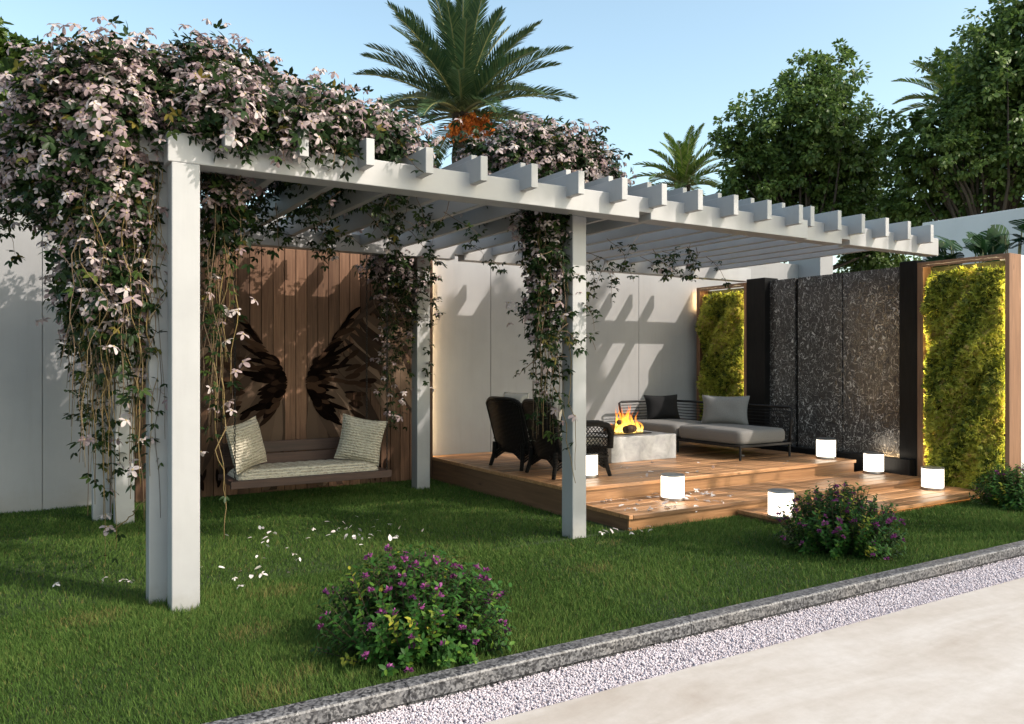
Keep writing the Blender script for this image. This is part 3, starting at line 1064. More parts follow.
# ------------------------------------------------------------------ water wall
r = thing('water_wall', 'grey stone water wall between black pillars with white ripples running down', 'water feature', (8.75, 6.35, 0))
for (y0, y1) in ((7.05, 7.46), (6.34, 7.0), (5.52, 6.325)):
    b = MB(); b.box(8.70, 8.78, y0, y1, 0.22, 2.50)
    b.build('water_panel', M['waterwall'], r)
b = MB(); b.box(8.735, 8.80, 7.0, 7.05, 0.22, 2.49)
b.build('joint_channel', M['blackstone'], r)
b = MB(); b.box(8.60, 8.86, 7.46, 7.78, 0.0, 2.54)
b.build('pillar', M['blackstone'], r, bevel=0.004)
b = MB(); b.box(8.60, 8.86, 5.31, 5.52, 0.0, 2.54)
b.build('pillar', M['blackstone'], r, bevel=0.004)
b = MB(); b.box(8.50, 8.598, 5.33, 7.76, 0.0, 0.31)
b.box(8.60, 8.695, 5.521, 7.459, 0.0, 0.25)
b.build('basin', M['blackstone'], r, bevel=0.006)
b = MB(); b.box(8.625, 8.645, 5.58, 5.80, 0.252, 0.29)
b.build('spotlight', M['led_wall'], r)


# ------------------------------------------------------------------ living walls
def living_wall(y0, y1, z0, z1, label, seed, nleaf):
    rng = np.random.default_rng(seed)
    r = thing('living_wall', label, 'living wall', (8.7, (y0 + y1) / 2, z0), 0, 'wood framed living walls beside the water wall')
    xf, xb, t = 8.60, 8.83, 0.045
    b = MB()
    b.box(xf, xb, y0, y0 + t, z0, z1)
    b.box(xf, xb, y1 - t, y1, z0, z1)
    b.box(xf, xb, y0 + t + 0.001, y1 - t - 0.001, z1 - 0.03, z1)
    b.box(xf, xf + 0.014, y0 + t + 0.001, y1 - t - 0.001, z1 - t - 0.012, z1 - 0.031)
    b.box(xf, xf + 0.013, y1 - t - 0.022, y1 - t - 0.0005, z0, z1 - t - 0.014)
    b.build('frame', M['frame_wood'], r, bevel=0.003)
    b = MB(); b.box(xb - 0.04, xb - 0.01, y0 + t + 0.003, y1 - t - 0.003, z0, z1 - t - 0.003)
    b.build('backing', M['mosscore'], r)
    b = MB()
    b.box(xf + 0.05, xf + 0.062, y0 + t + 0.001, y0 + t + 0.007, z0 + 0.08, z1 - t - 0.05)
    b.box(xf + 0.018, xf + 0.030, y0 + t + 0.05, y1 - t - 0.05, z1 - 0.043, z1 - 0.032)
    if y1 < 7:
        b.box(xf + 0.016, xf + 0.026, y1 - t - 0.009, y1 - t - 0.001, z0 + 0.08, z1 - t - 0.05)
    b.build('led_strip', M['led_green'], r)
    if y1 > 7:
        b = MB(); b.box(xf + 0.03, xf + 0.045, y1 + 0.012, y1 + 0.024, z1 - 0.32, z1 - 0.06)
        b.build('side_light', M['led_wall'], r)
    # foliage cushion: sprigs on an uneven surface
    m = nleaf
    yy = rng.uniform(y0 + t + 0.02, y1 - t - 0.035, m)
    zz = z0 + rng.uniform(0.0, 1.0, m) * (z1 - z0 - t - 0.075)
    gap = np.sin(yy * 19 + 3 * np.sin(zz * 7 + seed)) * np.sin(zz * 15 + 2.5 * np.sin(yy * 11))
    kp = (gap > -0.7) | (rng.random(m) < 0.4)
    yy, zz = yy[kp], zz[kp]
    m = len(yy)
    uu = (yy - y0) / (y1 - y0)
    edge = np.clip(np.minimum((uu - 0.06) * 5, (0.95 - uu) * 9), 0.02, 1)
    topd = np.clip((z1 - t - zz) / 0.35, 0, 1)
    bul = 0.06 + 0.04 * np.sin(zz * 6.1 + 2 * np.sin(yy * 7 + seed)) + 0.035 * np.sin(yy * 15 + zz * 9) + 0.02 * np.sin(zz * 23 + yy * 17)
    depth = (0.045 + (0.11 + 1.15 * bul) * edge ** 0.6 * (0.45 + 0.55 * topd)) * (rng.random(m) ** 0.4)
    pos = np.stack([xb - 0.045 - depth, yy, zz], axis=1)
    out = np.stack([-np.ones(m), rng.normal(0, 0.5, m), rng.normal(-0.45, 0.5, m)], axis=1)
    tv, tf = multi([(*leaf_t(0.14, 0.04, -0.16), a, tl, (0.1 * k, 0, 0), sc_) for k, (a, tl, sc_) in enumerate(((0, 0, 1), (0.7, 0.2, 0.75), (-0.7, 0.15, 0.75), (0.3, 0.7, 0.7), (-0.3, -0.7, 0.7)))])
    cl = np.clip(0.5 + 0.22 * np.sin(zz * 6 + 4 * np.sin(yy * 4)) + rng.normal(0, 0.26, m), 0, 1)
    me = scatter_mesh('foliage', tv, tf, pos, basis(out, rand_dirs(m, rng)), rng.uniform(0.032, 0.072, m), cl, [M['moss']], off=tuple(world_base(r)))
    link('foliage', me, r)


living_wall(4.32, 5.305, 0.06, 2.51, 'large wood framed living wall of yellow green foliage by the lowest step', 3, 17000)
living_wall(7.785, 8.74, 0.27, 2.50, 'narrow wood framed living wall behind the sofa, next to the back wall', 4, 15000)

# ------------------------------------------------------------------ sofa
sf = thing('outdoor_sofa', 'low black metal outdoor sofa with grey mattress and rope back by the water wall', 'sofa', (7.5, 7.5, 0.27))
Z = 0.27
b = MB()
b.box(7.04, 7.92, 6.46, 6.50, Z + 0.145, Z + 0.175)
b.box(7.04, 7.92, 8.54, 8.58, Z + 0.145, Z + 0.175)
b.box(7.04, 7.08, 6.501, 8.539, Z + 0.145, Z + 0.175)
b.box(7.88, 7.92, 6.501, 8.539, Z + 0.145, Z + 0.175)
b.box(7.081, 7.879, 6.501, 8.539, Z + 0.155, Z + 0.168)
b.build('frame', M['black'], sf, bevel=0.004)
for (x, y) in ((7.06, 6.48), (7.06, 8.56), (7.90, 6.48), (7.90, 8.56), (7.06, 7.5)):
    b = MB(); b.tube([(x, y, Z), (x, y, Z + 0.144)], 0.014, 10)
    b.build('leg', M['black'], sf)
b = MB()
b.tube([(7.06, 8.56, Z + 0.176), (7.02, 8.60, Z + 0.57), (7.06, 8.60, Z + 0.585), (7.88, 8.60, Z + 0.585), (7.93, 8.58, Z + 0.585), (7.93, 6.50, Z + 0.585), (7.92, 6.46, Z + 0.57), (7.90, 6.48, Z + 0.176)], 0.016, 10)
b.tube([(7.90, 7.5, Z + 0.176), (7.93, 7.5, Z + 0.57)], 0.012, 8)
b.tube([(7.90, 8.56, Z + 0.176), (7.93, 8.58, Z + 0.57)], 0.014, 8)
b.build('back_rail', M['black'], sf, smooth=True)
b = MB()
for k in range(9):
    z = Z + 0.22 + k * 0.04
    wob = 0.004 * math.sin(k * 2.1)
    b.tube([(7.045, 8.59 + wob, z), (7.9, 8.59, z), (7.925, 8.56, z), (7.925, 6.50, z + wob)], 0.0055, 5)
b.build('rope_back', M['black'], sf)


def cushion(x0, x1, y0, y1, z0, z1, puff=0.02, rad=0.045):
    """rounded box cushion with crowned top"""
    b = MB()
    nx, ny = 14, 22

    def prof(t, a0, a1):
        return a0 + (a1 - a0) * t
    ring = []
    lv = [(0.0, 0.6), (0.012, 0.2), (rad, 0.0), ((z1 - z0) - rad, 0.0), ((z1 - z0) - 0.012, 0.25), ((z1 - z0), 0.75)]
    per = []
    m = 40
    for i in range(m):
        th = 2 * math.pi * i / m
        c, s_ = math.cos(th), math.sin(th)
        e = 0.16
        per.append((math.copysign(abs(c) ** e, c), math.copysign(abs(s_) ** e, s_)))
    cx, cy, hx, hy = (x0 + x1) / 2, (y0 + y1) / 2, (x1 - x0) / 2, (y1 - y0) / 2
    base = len(b.v)
    for (h, ins) in lv:
        for (u, w) in per:
            b.v.append((cx + u * (hx - ins * rad), cy + w * (hy - ins * rad), z0 + h))
    for k in (0.7, 0.35):
        for (u, w) in per:
            b.v.append((cx + u * (hx - 0.75 * rad) * k, cy + w * (hy - 0.75 * rad) * k, z1 + puff * (1 - k * k)))
    rows = len(lv) + 2
    for r_ in range(rows - 1):
        for i in range(m):
            j = (i + 1) % m
            b.face((base + r_ * m + i, base + r_ * m + j, base + (r_ + 1) * m + j, base + (r_ + 1) * m + i))
    b.face([base + (rows - 1) * m + i for i in range(m)])
    b.face([base + i for i in range(m)][::-1])
    return b


cushion(7.05, 7.86, 6.47, 7.52, Z + 0.177, Z + 0.340, 0.015).build('seat_cushion', M['grey_fabric'], sf, smooth=True)
cushion(7.05, 7.86, 7.53, 8.55, Z + 0.177, Z + 0.340, 0.015).build('seat_cushion', M['grey_fabric'], sf, smooth=True)


def pillow(name, label, cat, w, h, t, loc, rot, m, group=None, pinch=0.10):
    b = MB()
    n = 17

    def fn(sgn):
        def f(u, v):
            a, c = 2 * u - 1, 2 * v - 1
            x = a * (1 - pinch * (1 - abs(c) ** 2.0)) * w / 2
            z = c * (1 - pinch * (1 - abs(a) ** 2.0)) * h / 2
            y = sgn * t / 2 * ((1 - a ** 4) * (1 - c ** 4)) ** 0.55
            y += 0.006 * math.sin(a * 5 + c * 3) * (1 - a * a) * (1 - c * c)
            return (x, y, z)
        return f
    b.grid(fn(1), n, n)
    b.grid(fn(-1), n, n)
    # piping
    ring = []
    f = fn(0)
    for i in range(n - 1): ring.append(f(i / (n - 1), 0))
    for i in range(n - 1): ring.append(f(1, i / (n - 1)))
    for i in range(n - 1): ring.append(f(1 - i / (n - 1), 1))
    for i in range(n): ring.append(f(0, 1 - i / (n - 1)))
    b.tube(ring, 0.006, 5, cap=False)
    o = b.build(name, m, smooth=True, off=(0, 0, 0))
    o.location = loc
    o.rotation_euler = rot
    return tag(o, label, cat, group)


R_ = math.radians
pillow('throw_pillow', 'black square pillow leaning on the rope end of the sofa', 'pillow', 0.52, 0.35, 0.16, (7.58, 8.36, Z + 0.505), (R_(-14), 0, R_(-12)), M['pillow_black'])
pillow('throw_pillow', 'grey pillow propped against the sofa back near the water wall', 'pillow', 0.60, 0.38, 0.17, (7.70, 7.32, Z + 0.515), (R_(-13), 0, R_(-58)), M['pillow_grey'])

# ------------------------------------------------------------------ fire table, logs, fire
ft = thing('fire_table', 'low square grey stone fire table burning on the deck', 'fire table', (6.15, 7.5, 0.27))
b = MB()
b.box(5.66, 6.63, 7.07, 7.88, Z, Z + 0.285)
b.build('body', M['table_stone'], ft, bevel=0.006)
b = MB(); b.box(5.86, 6.43, 7.27, 7.68, Z + 0.286, Z + 0.296)
b.build('burner_tray', M['black'], ft, bevel=0.003)
b = MB()
b.tube([(6.02, 7.26, Z + 0.345), (6.12, 7.29, Z + 0.35), (6.2, 7.33, Z + 0.347)], [0.045, 0.05, 0.043], 12)
b.tube([(5.98, 7.60, Z + 0.34), (6.28, 7.52, Z + 0.342)], [0.04, 0.042], 12)
b.tube([(6.05, 7.42, Z + 0.42), (6.30, 7.60, Z + 0.395)], [0.03, 0.034], 10)
tag(b.build('firewood', M['log'], smooth=False), 'charred split logs lying in the flames on the fire table', 'firewood')
fr = thing('fire', 'orange and yellow flames rising from the stone fire table', 'fire', (6.12, 7.48, Z + 0.30))
random.seed(3)
for k in range(34):
    a = random.uniform(0, 2 * math.pi)
    rr = 0.21 * random.random() ** 0.7
    x, y = 6.20 + rr * math.cos(a) * 1.05, 7.48 + rr * math.sin(a) * 0.8
    h = random.uniform(0.10, 0.40) * (1.2 - rr * 2.4)
    b = MB()
    ph = random.uniform(0, 6)
    w0 = random.uniform(0.016, 0.034)
    pts, rad = [], []
    for i in range(14):
        t = i / 13
        sw_ = 0.045 * t ** 1.2
        pts.append((x * (1 - 0.25 * t) + 6.20 * 0.25 * t + sw_ * math.sin(ph + t * 6.5), y + sw_ * math.cos(ph * 1.3 + t * 5.3), Z + 0.30 + h * t))
        rad.append(max(0.001, w0 * (0.75 + 0.5 * math.sin(t * 3.0)) * (1 - t) ** 1.1 * random.uniform(0.8, 1.2)))
    b.tube(pts, rad, 9)
    b.build('flame', M['flame'], fr, smooth=True)


# ------------------------------------------------------------------ wicker chairs (local: faces +X, back at -X)
def wicker_chair():
    r = thing('wicker_armchair', 'x', 'armchair', (0, 0, 0), 0, 'black wicker armchairs by the fire table')
    b = MB()

    def back(u, v):      # v height, u across
        a = 2 * u - 1
        hw = 0.27 + 0.035 * v
        z = 0.17 + v * 0.57 - 0.06 * (abs(a) ** 5) * v
        return (-0.27 - 0.13 * v + 0.06 * a * a, a * hw, z)
    b.grid(back, 15, 13)
    n = 15
    rim = [back(0, j / 12) for j in range(13)] + [back(i / 14, 1) for i in range(1, 15)] + [back(1, 1 - j / 12) for j in range(1, 13)]
    o = b.build('backrest', M['wicker'], r, off=(0, 0, 0), smooth=True)
    s = o.modifiers.new('thick', 'SOLIDIFY'); s.thickness = 0.035; s.offset = 0
    b = MB(); b.tube(rim, 0.026, 8)
    b.build('back_rim', M['wicker'], r, off=(0, 0, 0), smooth=True)
    b = MB()
    b.box(-0.27, 0.30, -0.27, 0.27, 0.25, 0.30)
    b.box(0.27, 0.30, -0.265, 0.265, 0.14, 0.25)
    b.build('seat', M['wicker'], r, off=(0, 0, 0), bevel=0.015)
    for s_ in (-1, 1):
        b = MB()
        arc = [(-0.30, 0.27 * s_, 0.52), (-0.10, 0.31 * s_, 0.53), (0.16, 0.32 * s_, 0.53), (0.27, 0.32 * s_, 0.50), (0.31, 0.315 * s_, 0.43), (0.31, 0.30 * s_, 0.28)]
        b.tube(arc, 0.032, 8)
        # open lattice side
        def P(u, v):
            return (-0.27 + 0.57 * u, (0.285 + 0.025 * v) * s_, 0.20 + 0.32 * v * (1 - 0.12 * u ** 6))
        for k in range(-7, 15):
            for dr in (1, -1):
                pts = []
                for i in range(9):
                    v = i / 8
                    u = k / 14 + dr * (v * 0.5)
                    if dr < 0: u += 0.5
                    if 0 <= u <= 1: pts.append(P(u, v))
                if len(pts) > 1: b.tube(pts, 0.0045, 4)
        for v in (0.0, 0.30, 0.62):
            b.tube([P(i / 6, v) for i in range(7)], 0.008, 5)
        b.build('arm', M['wicker'], r, off=(0, 0, 0), smooth=True)
    for sx in (-1, 1):
        for s_ in (-1, 1):
            b = MB()
            x0 = 0.275 * sx
            b.tube([(x0, 0.255 * s_, 0.26), (x0 + 0.01 * sx, 0.262 * s_, 0.13), (x0 + 0.045 * sx, 0.285 * s_, 0.0)], [0.03, 0.025, 0.02], 8)
            b.build('leg', M['wicker'], r, off=(0, 0, 0), smooth=True)
    b = MB()    # arched skirt between the legs
    for s_ in (-1, 1):
        for k in range(3):
            dz = k * 0.028
            b.tube([(-0.27 + 0.54 * i / 10, 0.262 * s_, 0.085 + dz + 0.10 * math.sin(math.pi * i / 10)) for i in range(11)], 0.011, 5)
            b.tube([(0.275 * s_, -0.25 + 0.5 * i / 10, 0.085 + dz + 0.10 * math.sin(math.pi * i / 10)) for i in range(11)], 0.011, 5)
    b.build('skirt', M['wicker'], r, off=(0, 0, 0), smooth=True)
    return r


wc = wicker_chair()
places = [((4.76, 7.36, Z), R_(4), 'black wicker armchair farther from the pergola post, its high back towards the swing'),
          ((4.74, 6.62, Z), R_(-6), 'black wicker armchair partly hidden by the white post, its open woven arm showing')]
for i, (p, rz, lab) in enumerate(places):
    if i == 0:
        wc.location = p; wc.rotation_euler = (0, 0, rz); wc['label'] = lab
    else:
        dup(wc, p, rz, lab)
    which = 'farther' if i == 0 else 'half hidden'
    c, s_ = math.cos(rz), math.sin(rz)
    o = cushion(-0.22, 0.28, -0.235, 0.235, 0.302, 0.40, 0.015, 0.04).build('seat_cushion', M['beige_cushion'], smooth=True, off=(0, 0, 0))
    o.location = p; o.rotation_euler = (0, 0, rz)
    tag(o, 'beige seat cushion on the %s black wicker armchair' % which, 'cushion')
    pillow('back_cushion', 'beige back cushion showing above the %s wicker chair back' % which, 'cushion', 0.44, 0.44, 0.14,
           (p[0] - 0.225 * c, p[1] - 0.225 * s_, p[2] + 0.585), (R_(-13), 0, rz - R_(90)), M['beige_cushion'], pinch=0.04)

# ------------------------------------------------------------------ swing bench
sw = thing('swing_bench', 'dark wooden swing bench hung on chains before the winged panel', 'swing bench', (2.5, 7.9, 0.3))
b = MB()
for k in range(5):
    y = 7.66 + k * 0.105
    b.box(1.69, 3.25, y, y + 0.095, 0.275, 0.30)
b.box(1.68, 3.26, 7.615, 7.658, 0.232, 0.303)
b.box(1.69, 3.25, 8.186, 8.214, 0.245, 0.302)
for x in (1.72, 2.45, 3.17):
    b.box(x, x + 0.05, 7.659, 8.185, 0.235, 0.273)
b.build('seat', M['bench_wood'], sw, bevel=0.003)
b = MB()
b.box(1.74, 3.20, 8.216, 8.24, 0.36, 0.48)
b.box(1.74, 3.20, 8.216, 8.24, 0.49, 0.60)
for x in (1.78, 2.45, 3.12):
    b.box(x, x + 0.05, 8.241, 8.265, 0.245, 0.60)
b.build('backrest', M['bench_wood'], sw, bevel=0.003)


def chain(x, y, z0, z1):
    b = MB()
    z = z0
    k = 0
    pitch = 0.034
    while z < z1:
        pts = []
        for i in range(11):
            th = 2 * math.pi * i / 10
            u, w = 0.008 * math.cos(th), 0.0215 * math.sin(th)
            pts.append((x + (u if k % 2 == 0 else 0), y + (u if k % 2 else 0), z + w))
        b.tube(pts, 0.0032, 4, cap=False)
        z += pitch
        k += 1
    b.build('chain', M['chain'], sw)


for x, y in ((1.72, 7.645), (3.22, 7.645), (1.72, 8.20), (3.22, 8.20)):
    chain(x, y, 0.32, 2.60)

b = MB()
NX, NY = 60, 16


def mat_top(u, v):
    a, c = 2 * u - 1, 2 * v - 1
    e = max(0.0, (1 - a ** 8)) ** 0.5 * max(0.0, (1 - c ** 6)) ** 0.5
    bumps = 0.012 * abs(math.sin(u * 13 * math.pi)) ** 0.6 * abs(math.sin(v * 4 * math.pi)) ** 0.6
    return (1.76 + 1.40 * u, 7.68 + 0.50 * v, 0.303 + (0.085 + bumps) * e)


b.grid(mat_top, NX, NY)
b.grid(lambda u, v: (1.76 + 1.40 * u, 7.68 + 0.50 * v, 0.303), 2, 2)
tag(b.build('bench_cushion', M['knit'], smooth=True), 'quilted cream seat pad lying along the wooden swing bench', 'cushion')
pillow('throw_pillow', 'cream textured pillow at the left end of the swing, beside the front chain', 'pillow', 0.46, 0.46, 0.17, (1.88, 7.88, 0.61), (R_(-10), R_(-9), R_(40)), M['knit'])
pillow('throw_pillow', 'cream textured pillow tilted at the right end of the swing bench', 'pillow', 0.46, 0.46, 0.17, (3.03, 7.88, 0.60), (R_(-8), R_(10), R_(-32)), M['knit'])


# ------------------------------------------------------------------ clematis vines
class Vine:
    def __init__(self, label, loc, seed):
        self.r = thing('climbing_vine', label, 'vine', loc)
        self.rng = np.random.default_rng(seed)
        self.rd = random.Random(seed)
        self.sp, self.sd, self.sn, self.ss, self.sr = [], [], [], [], []
        self.fl = []          # (pos, normal, size)
        self.b = MB()
        self.stems = []

    def leaf(self, p, d, n, s, r):
        self.sp.append(p); self.sd.append(d); self.sn.append(n); self.ss.append(s); self.sr.append(r)

    def blob(self, c, rad, nleaf, nflow, fdir=None, lumps=0.34):
        nleaf = int(nleaf * 1.5)
        rng = self.rng
        c = np.array(c); rad = np.array(rad)
        d = rand_dirs(nleaf, rng)
        k = np.array([3.1, 4.3, 5.2])
        lump = 1 + lumps * np.sin(d @ k * 1.9 + c.sum() * 3) * np.cos(d @ k[::-1] * 1.6 + c[0] * 5)
        t = rng.random(nleaf) ** 0.33
        P = c + d * rad * (t * lump)[:, None] + rng.normal(0, 0.03, (nleaf, 3))
        out = d / rad; out /= np.linalg.norm(out, axis=1, keepdims=True)
        D = out + rng.normal(0, 0.7, (nleaf, 3)); D[:, 2] -= 0.35
        Nn = out * 0.6 + np.array([0, 0, 0.7]) + rng.normal(0, 0.4, (nleaf, 3))
        for i in range(nleaf):
            self.leaf(P[i], D[i], Nn[i], rng.uniform(0.055, 0.09), min(1, max(0, rng.normal(0.42, 0.26))))
        # flowers in clusters on the shell
        ncl = max(1, int(nflow * 8.5) // 6)
        for q in range(ncl):
            dd = rand_dirs(1, rng)[0]
            if dd[2] < -0.5: dd[2] *= -1
            lump = 1 + lumps * math.sin(float(dd @ k) * 1.9 + c.sum() * 3) * math.cos(float(dd @ k[::-1]) * 1.6 + c[0] * 5)
            base = c + dd * rad * lump * rng.uniform(0.78, 1.0)
            for w in range(4):
                self.leaf(base + rng.normal(0, 0.06, 3), dd + rng.normal(0, 0.7, 3), dd + np.array([0, 0, 0.6]), rng.uniform(0.055, 0.09), min(1, max(0, rng.normal(0.5, 0.25))))
            for w in range(rng.integers(3, 11)):
                p = base + rng.normal(0, 0.07, 3)
                o = dd / rad; o /= np.linalg.norm(o)
                nn = o * 0.7 + np.array([0, 0, 0.55]) + rng.normal(0, 0.3, 3)
                self.fl.append((p, nn, rng.uniform(0.062, 0.112)))

    def strand(self, top, bottom, rad=0.006, wob=0.06, leaves=10, flowers=2, yellow=None, n=16, bunch=0.0):
        rd = self.rd
        top, bottom = Vector(top), Vector(bottom)
        rad *= 0.68
        pts = []
        ph = [rd.uniform(0, 6) for _ in range(4)]
        fr = [rd.uniform(1.5, 4.5) for _ in range(4)]
        for i in range(n + 1):
            t = i / n
            p = top.lerp(bottom, t)
            e = math.sin(math.pi * min(1, t * 1.15)) * 0.9 + 0.1
            p.x += wob * e * (math.sin(ph[0] + fr[0] * t * 3) + 0.5 * math.sin(ph[1] + fr[1] * t * 7))
            p.y += wob * e * (math.sin(ph[2] + fr[2] * t * 3) + 0.5 * math.sin(ph[3] + fr[3] * t * 7))
            pts.append(p)
        b = MB()
        b.tube(pts, [rad * (1 - 0.5 * i / n) for i in range(n + 1)], 5, r=(rd.uniform(0.75, 1.0) if yellow else rd.uniform(0, 0.62)))
        self.stems.append((rad, b))
        for _ in range(leaves):
            t = rd.random() ** (1.0 + bunch)
            i = min(n - 1, int(t * n))
            p = pts[i].lerp(pts[i + 1], rd.random())
            self.sprig(p)
        for _ in range(flowers):
            t = rd.random() ** (1.0 + bunch)
            i = min(n - 1, int(t * n))
            p = pts[i] + Vector((rd.gauss(0, 0.05), rd.gauss(0, 0.05), rd.gauss(0, 0.04)))
            self.fl.append((np.array(p), np.array([rd.gauss(0.1, 0.4), rd.gauss(-0.35, 0.4), 0.8]), rd.uniform(0.08, 0.125)))
        return pts

    def sprig(self, p, n=2):
        rd = self.rd
        for _ in range(rd.randint(1, n)):
            d = np.array([rd.gauss(0, 1), rd.gauss(0, 1), rd.gauss(-0.4, 0.6)])
            q = np.array(p) + np.array([rd.gauss(0, 0.025) for _ in range(3)])
            self.leaf(q, d, np.array([rd.gauss(0, 0.4), rd.gauss(0, 0.4), 1.0]), rd.uniform(0.048, 0.078), min(1, max(0, rd.gauss(0.42, 0.25))))

    def tendril(self, a, d, length, leaves=8, flowers=0):
        """a thin shoot that grows out and droops"""
        rd = self.rd
        p = Vector(a); d = Vector(d).normalized()
        pts = [p.copy()]
        n = 9
        for i in range(n):
            d = (d + Vector((rd.gauss(0, 0.22), rd.gauss(0, 0.22), rd.gauss(-0.10, 0.18)))).normalized()
            p = p + d * (length / n)
            pts.append(p.copy())
        self.b.tube(pts, [0.0035 * (1 - 0.6 * i / n) for i in range(n + 1)], 4, r=rd.uniform(0.1, 0.7))
        for k in range(leaves):
            self.sprig(pts[rd.randint(2, n)], 2)
        for k in range(flowers):
            q = pts[rd.randint(3, n)]
            self.sprig(q, 3)
            self.fl.append((np.array(q), np.array([rd.gauss(0, 0.4), rd.gauss(-0.3, 0.4), 0.8]), rd.uniform(0.09, 0.13)))

    def finish(self):
        off = tuple(world_base(self.r))
        self.stems.sort(key=lambda q: -q[0])
        for _, b in self.stems[:98]:
            b.build('stem', M['stem'], self.r, smooth=True)
        for _, b in self.stems[98:]:
            k = len(self.b.v)
            self.b.v += b.v; self.b.f += [tuple(i + k for i in f) for f in b.f]; self.b.mi += b.mi; self.b.rn += b.rn
        tag(self.b.build('tendrils', M['stem'], self.r, smooth=True), kind='stuff')
        sp = np.array(self.sp)
        me = scatter_mesh('foliage', TRI_LEAF[0], TRI_LEAF[1], sp, basis(np.array(self.sd), np.array(self.sn)), np.array(self.ss), np.array(self.sr), [M['vine_leaf']], off=off)
        link('foliage', me, self.r)
        fl = sorted(self.fl, key=lambda q: (q[0][0]) ** 2 + (q[0][1]) ** 2 + (q[0][2] - HC) ** 2)
        shared = []
        for V, Fc, mi in FLOWERS:
            for rr in (0.2, 0.55, 0.9):
                shared.append(scatter_mesh('flower', V, Fc, np.zeros((1, 3)), np.eye(3)[None], np.ones(1), [rr], [M['petal'], M['pistil']], mi))
        for p, nn, s in fl[:100]:
            o = bpy.data.objects.new('flower', self.rd.choice(shared))
            COL.objects.link(o)
            o.parent = self.r
            o.location = tuple(np.array(p) - np.array(off))
            q = Vector(nn).to_track_quat('Z', 'Y')
            o.rotation_mode = 'QUATERNION'
            o.rotation_quaternion = q @ Matrix.Rotation(self.rd.uniform(0, 6.28), 3, 'Z').to_quaternion()
            o.scale = (s, s, s)
        rest = fl[100:]
        if rest:
            P = np.array([q[0] for q in rest]); Nn = np.array([q[1] for q in rest]); S = np.array([q[2] for q in rest])
            Nn = Nn / np.linalg.norm(Nn, axis=1, keepdims=True)
            d = np.cross(Nn, rand_dirs(len(P), self.rng))
            V, Fc, mi = FLOWERS[0]
            # two templates mixed into one object
            h = len(P) // 2
            bm_v = []
            me = scatter_mesh('flowers', FLOWERS[0][0] , FLOWERS[0][1], P[:h], basis(d[:h], Nn[:h]), S[:h], self.rng.random(h), [M['petal'], M['pistil']], FLOWERS[0][2], off=off)
            tag(link('flowers', me, self.r), kind='stuff')
            me = scatter_mesh('blossoms', FLOWERS[2][0], FLOWERS[2][1], P[h:], basis(d[h:], Nn[h:]), S[h:], self.rng.random(len(P) - h), [M['petal'], M['pistil']], FLOWERS[2][2], off=off)
            tag(link('blossoms', me, self.r), kind='stuff')


# --- big vine over the left end
v = Vine('huge pink flowering clematis vine smothering the left end of the white pergola', (0.5, 5.4, 0), 31)
blobs = [((0.46, 5.25, 2.82), (0.38, 0.40, 0.34), 520, 170), ((0.30, 5.45, 2.62), (0.29, 0.38, 0.34), 520, 150), ((0.20, 5.7, 2.56), (0.26, 0.36, 0.26), 400, 90),
         ((0.57, 5.70, 2.94), (0.34, 0.40, 0.36), 560, 150), ((1.05, 5.40, 3.02), (0.40, 0.42, 0.30), 520, 130), ((1.45, 5.65, 3.02), (0.42, 0.5, 0.28), 520, 80),
         ((1.95, 5.85, 3.00), (0.5, 0.55, 0.30), 520, 80), ((2.40, 6.0, 2.98), (0.42, 0.5, 0.27), 430, 80), ((0.50, 6.4, 2.82), (0.42, 0.55, 0.36), 500, 60),
         ((0.6, 7.3, 2.84), (0.42, 0.55, 0.34), 400, 30), ((1.3, 6.6, 2.96), (0.6, 0.7, 0.28), 400, 40), ((2.2, 6.9, 2.94), (0.5, 0.6, 0.24), 300, 30),
         ((0.46, 5.18, 2.36), (0.22, 0.2, 0.36), 240, 130), ((0.36, 5.45, 2.0), (0.14, 0.16, 0.5), 230, 50)]
for bl in blobs: v.blob(*bl)
for bl in [((1.1, 4.86, 2.86), (0.32, 0.20, 0.13), 200, 40), ((0.95, 4.84, 2.76), (0.2, 0.14, 0.09), 80, 18), ((1.0, 4.78, 2.80), (0.16, 0.13, 0.07), 70, 26), ((1.44, 4.74, 2.80), (0.16, 0.1, 0.06), 60, 18), ((1.55, 4.90, 2.87), (0.30, 0.2, 0.12), 200, 30), ((2.0, 5.0, 2.88), (0.25, 0.2, 0.10), 130, 14), ((0.55, 7.75, 1.95), (0.2, 0.16, 0.62), 420, 26), ((0.50, 5.16, 1.80), (0.15, 0.12, 0.45), 110, 70), ((1.12, 5.25, 2.35), (0.12, 0.14, 0.3), 110, 16)]: v.blob(*bl)
rd = v.rd
for k in range(46):     # strands hanging outside the left front corner
    x0 = rd.uniform(0.32, 0.72); y0 = rd.uniform(4.95, 5.45)
    v.strand((x0, y0, 2.6), (x0 + rd.gauss(0, 0.05), y0 + rd.gauss(0, 0.05), rd.choice([1.6, 1.2, 1.0, 0.8, 0.5, 0.7])), rd.uniform(0.003, 0.006), 0.035, 9, rd.choice([1, 2, 3, 4]), rd.random() < 0.45, bunch=0.5)
for (x0, y0, zb) in ((0.45, 5.3, 0.22), (0.50, 5.25, 0.30), (0.62, 4.98, 0.5), (0.56, 5.05, 0.62), (0.40, 5.4, 0.55), (0.66, 5.0, 0.75)):
    v.strand((x0, y0, 2.5), (x0, y0, zb), 0.005, 0.05, 12, 5, rd.random() < 0.6, n=26)
v.strand((0.50, 5.25, 0.42), (0.64, 5.02, 0.62), 0.006, 0.02, 0, 0, True)
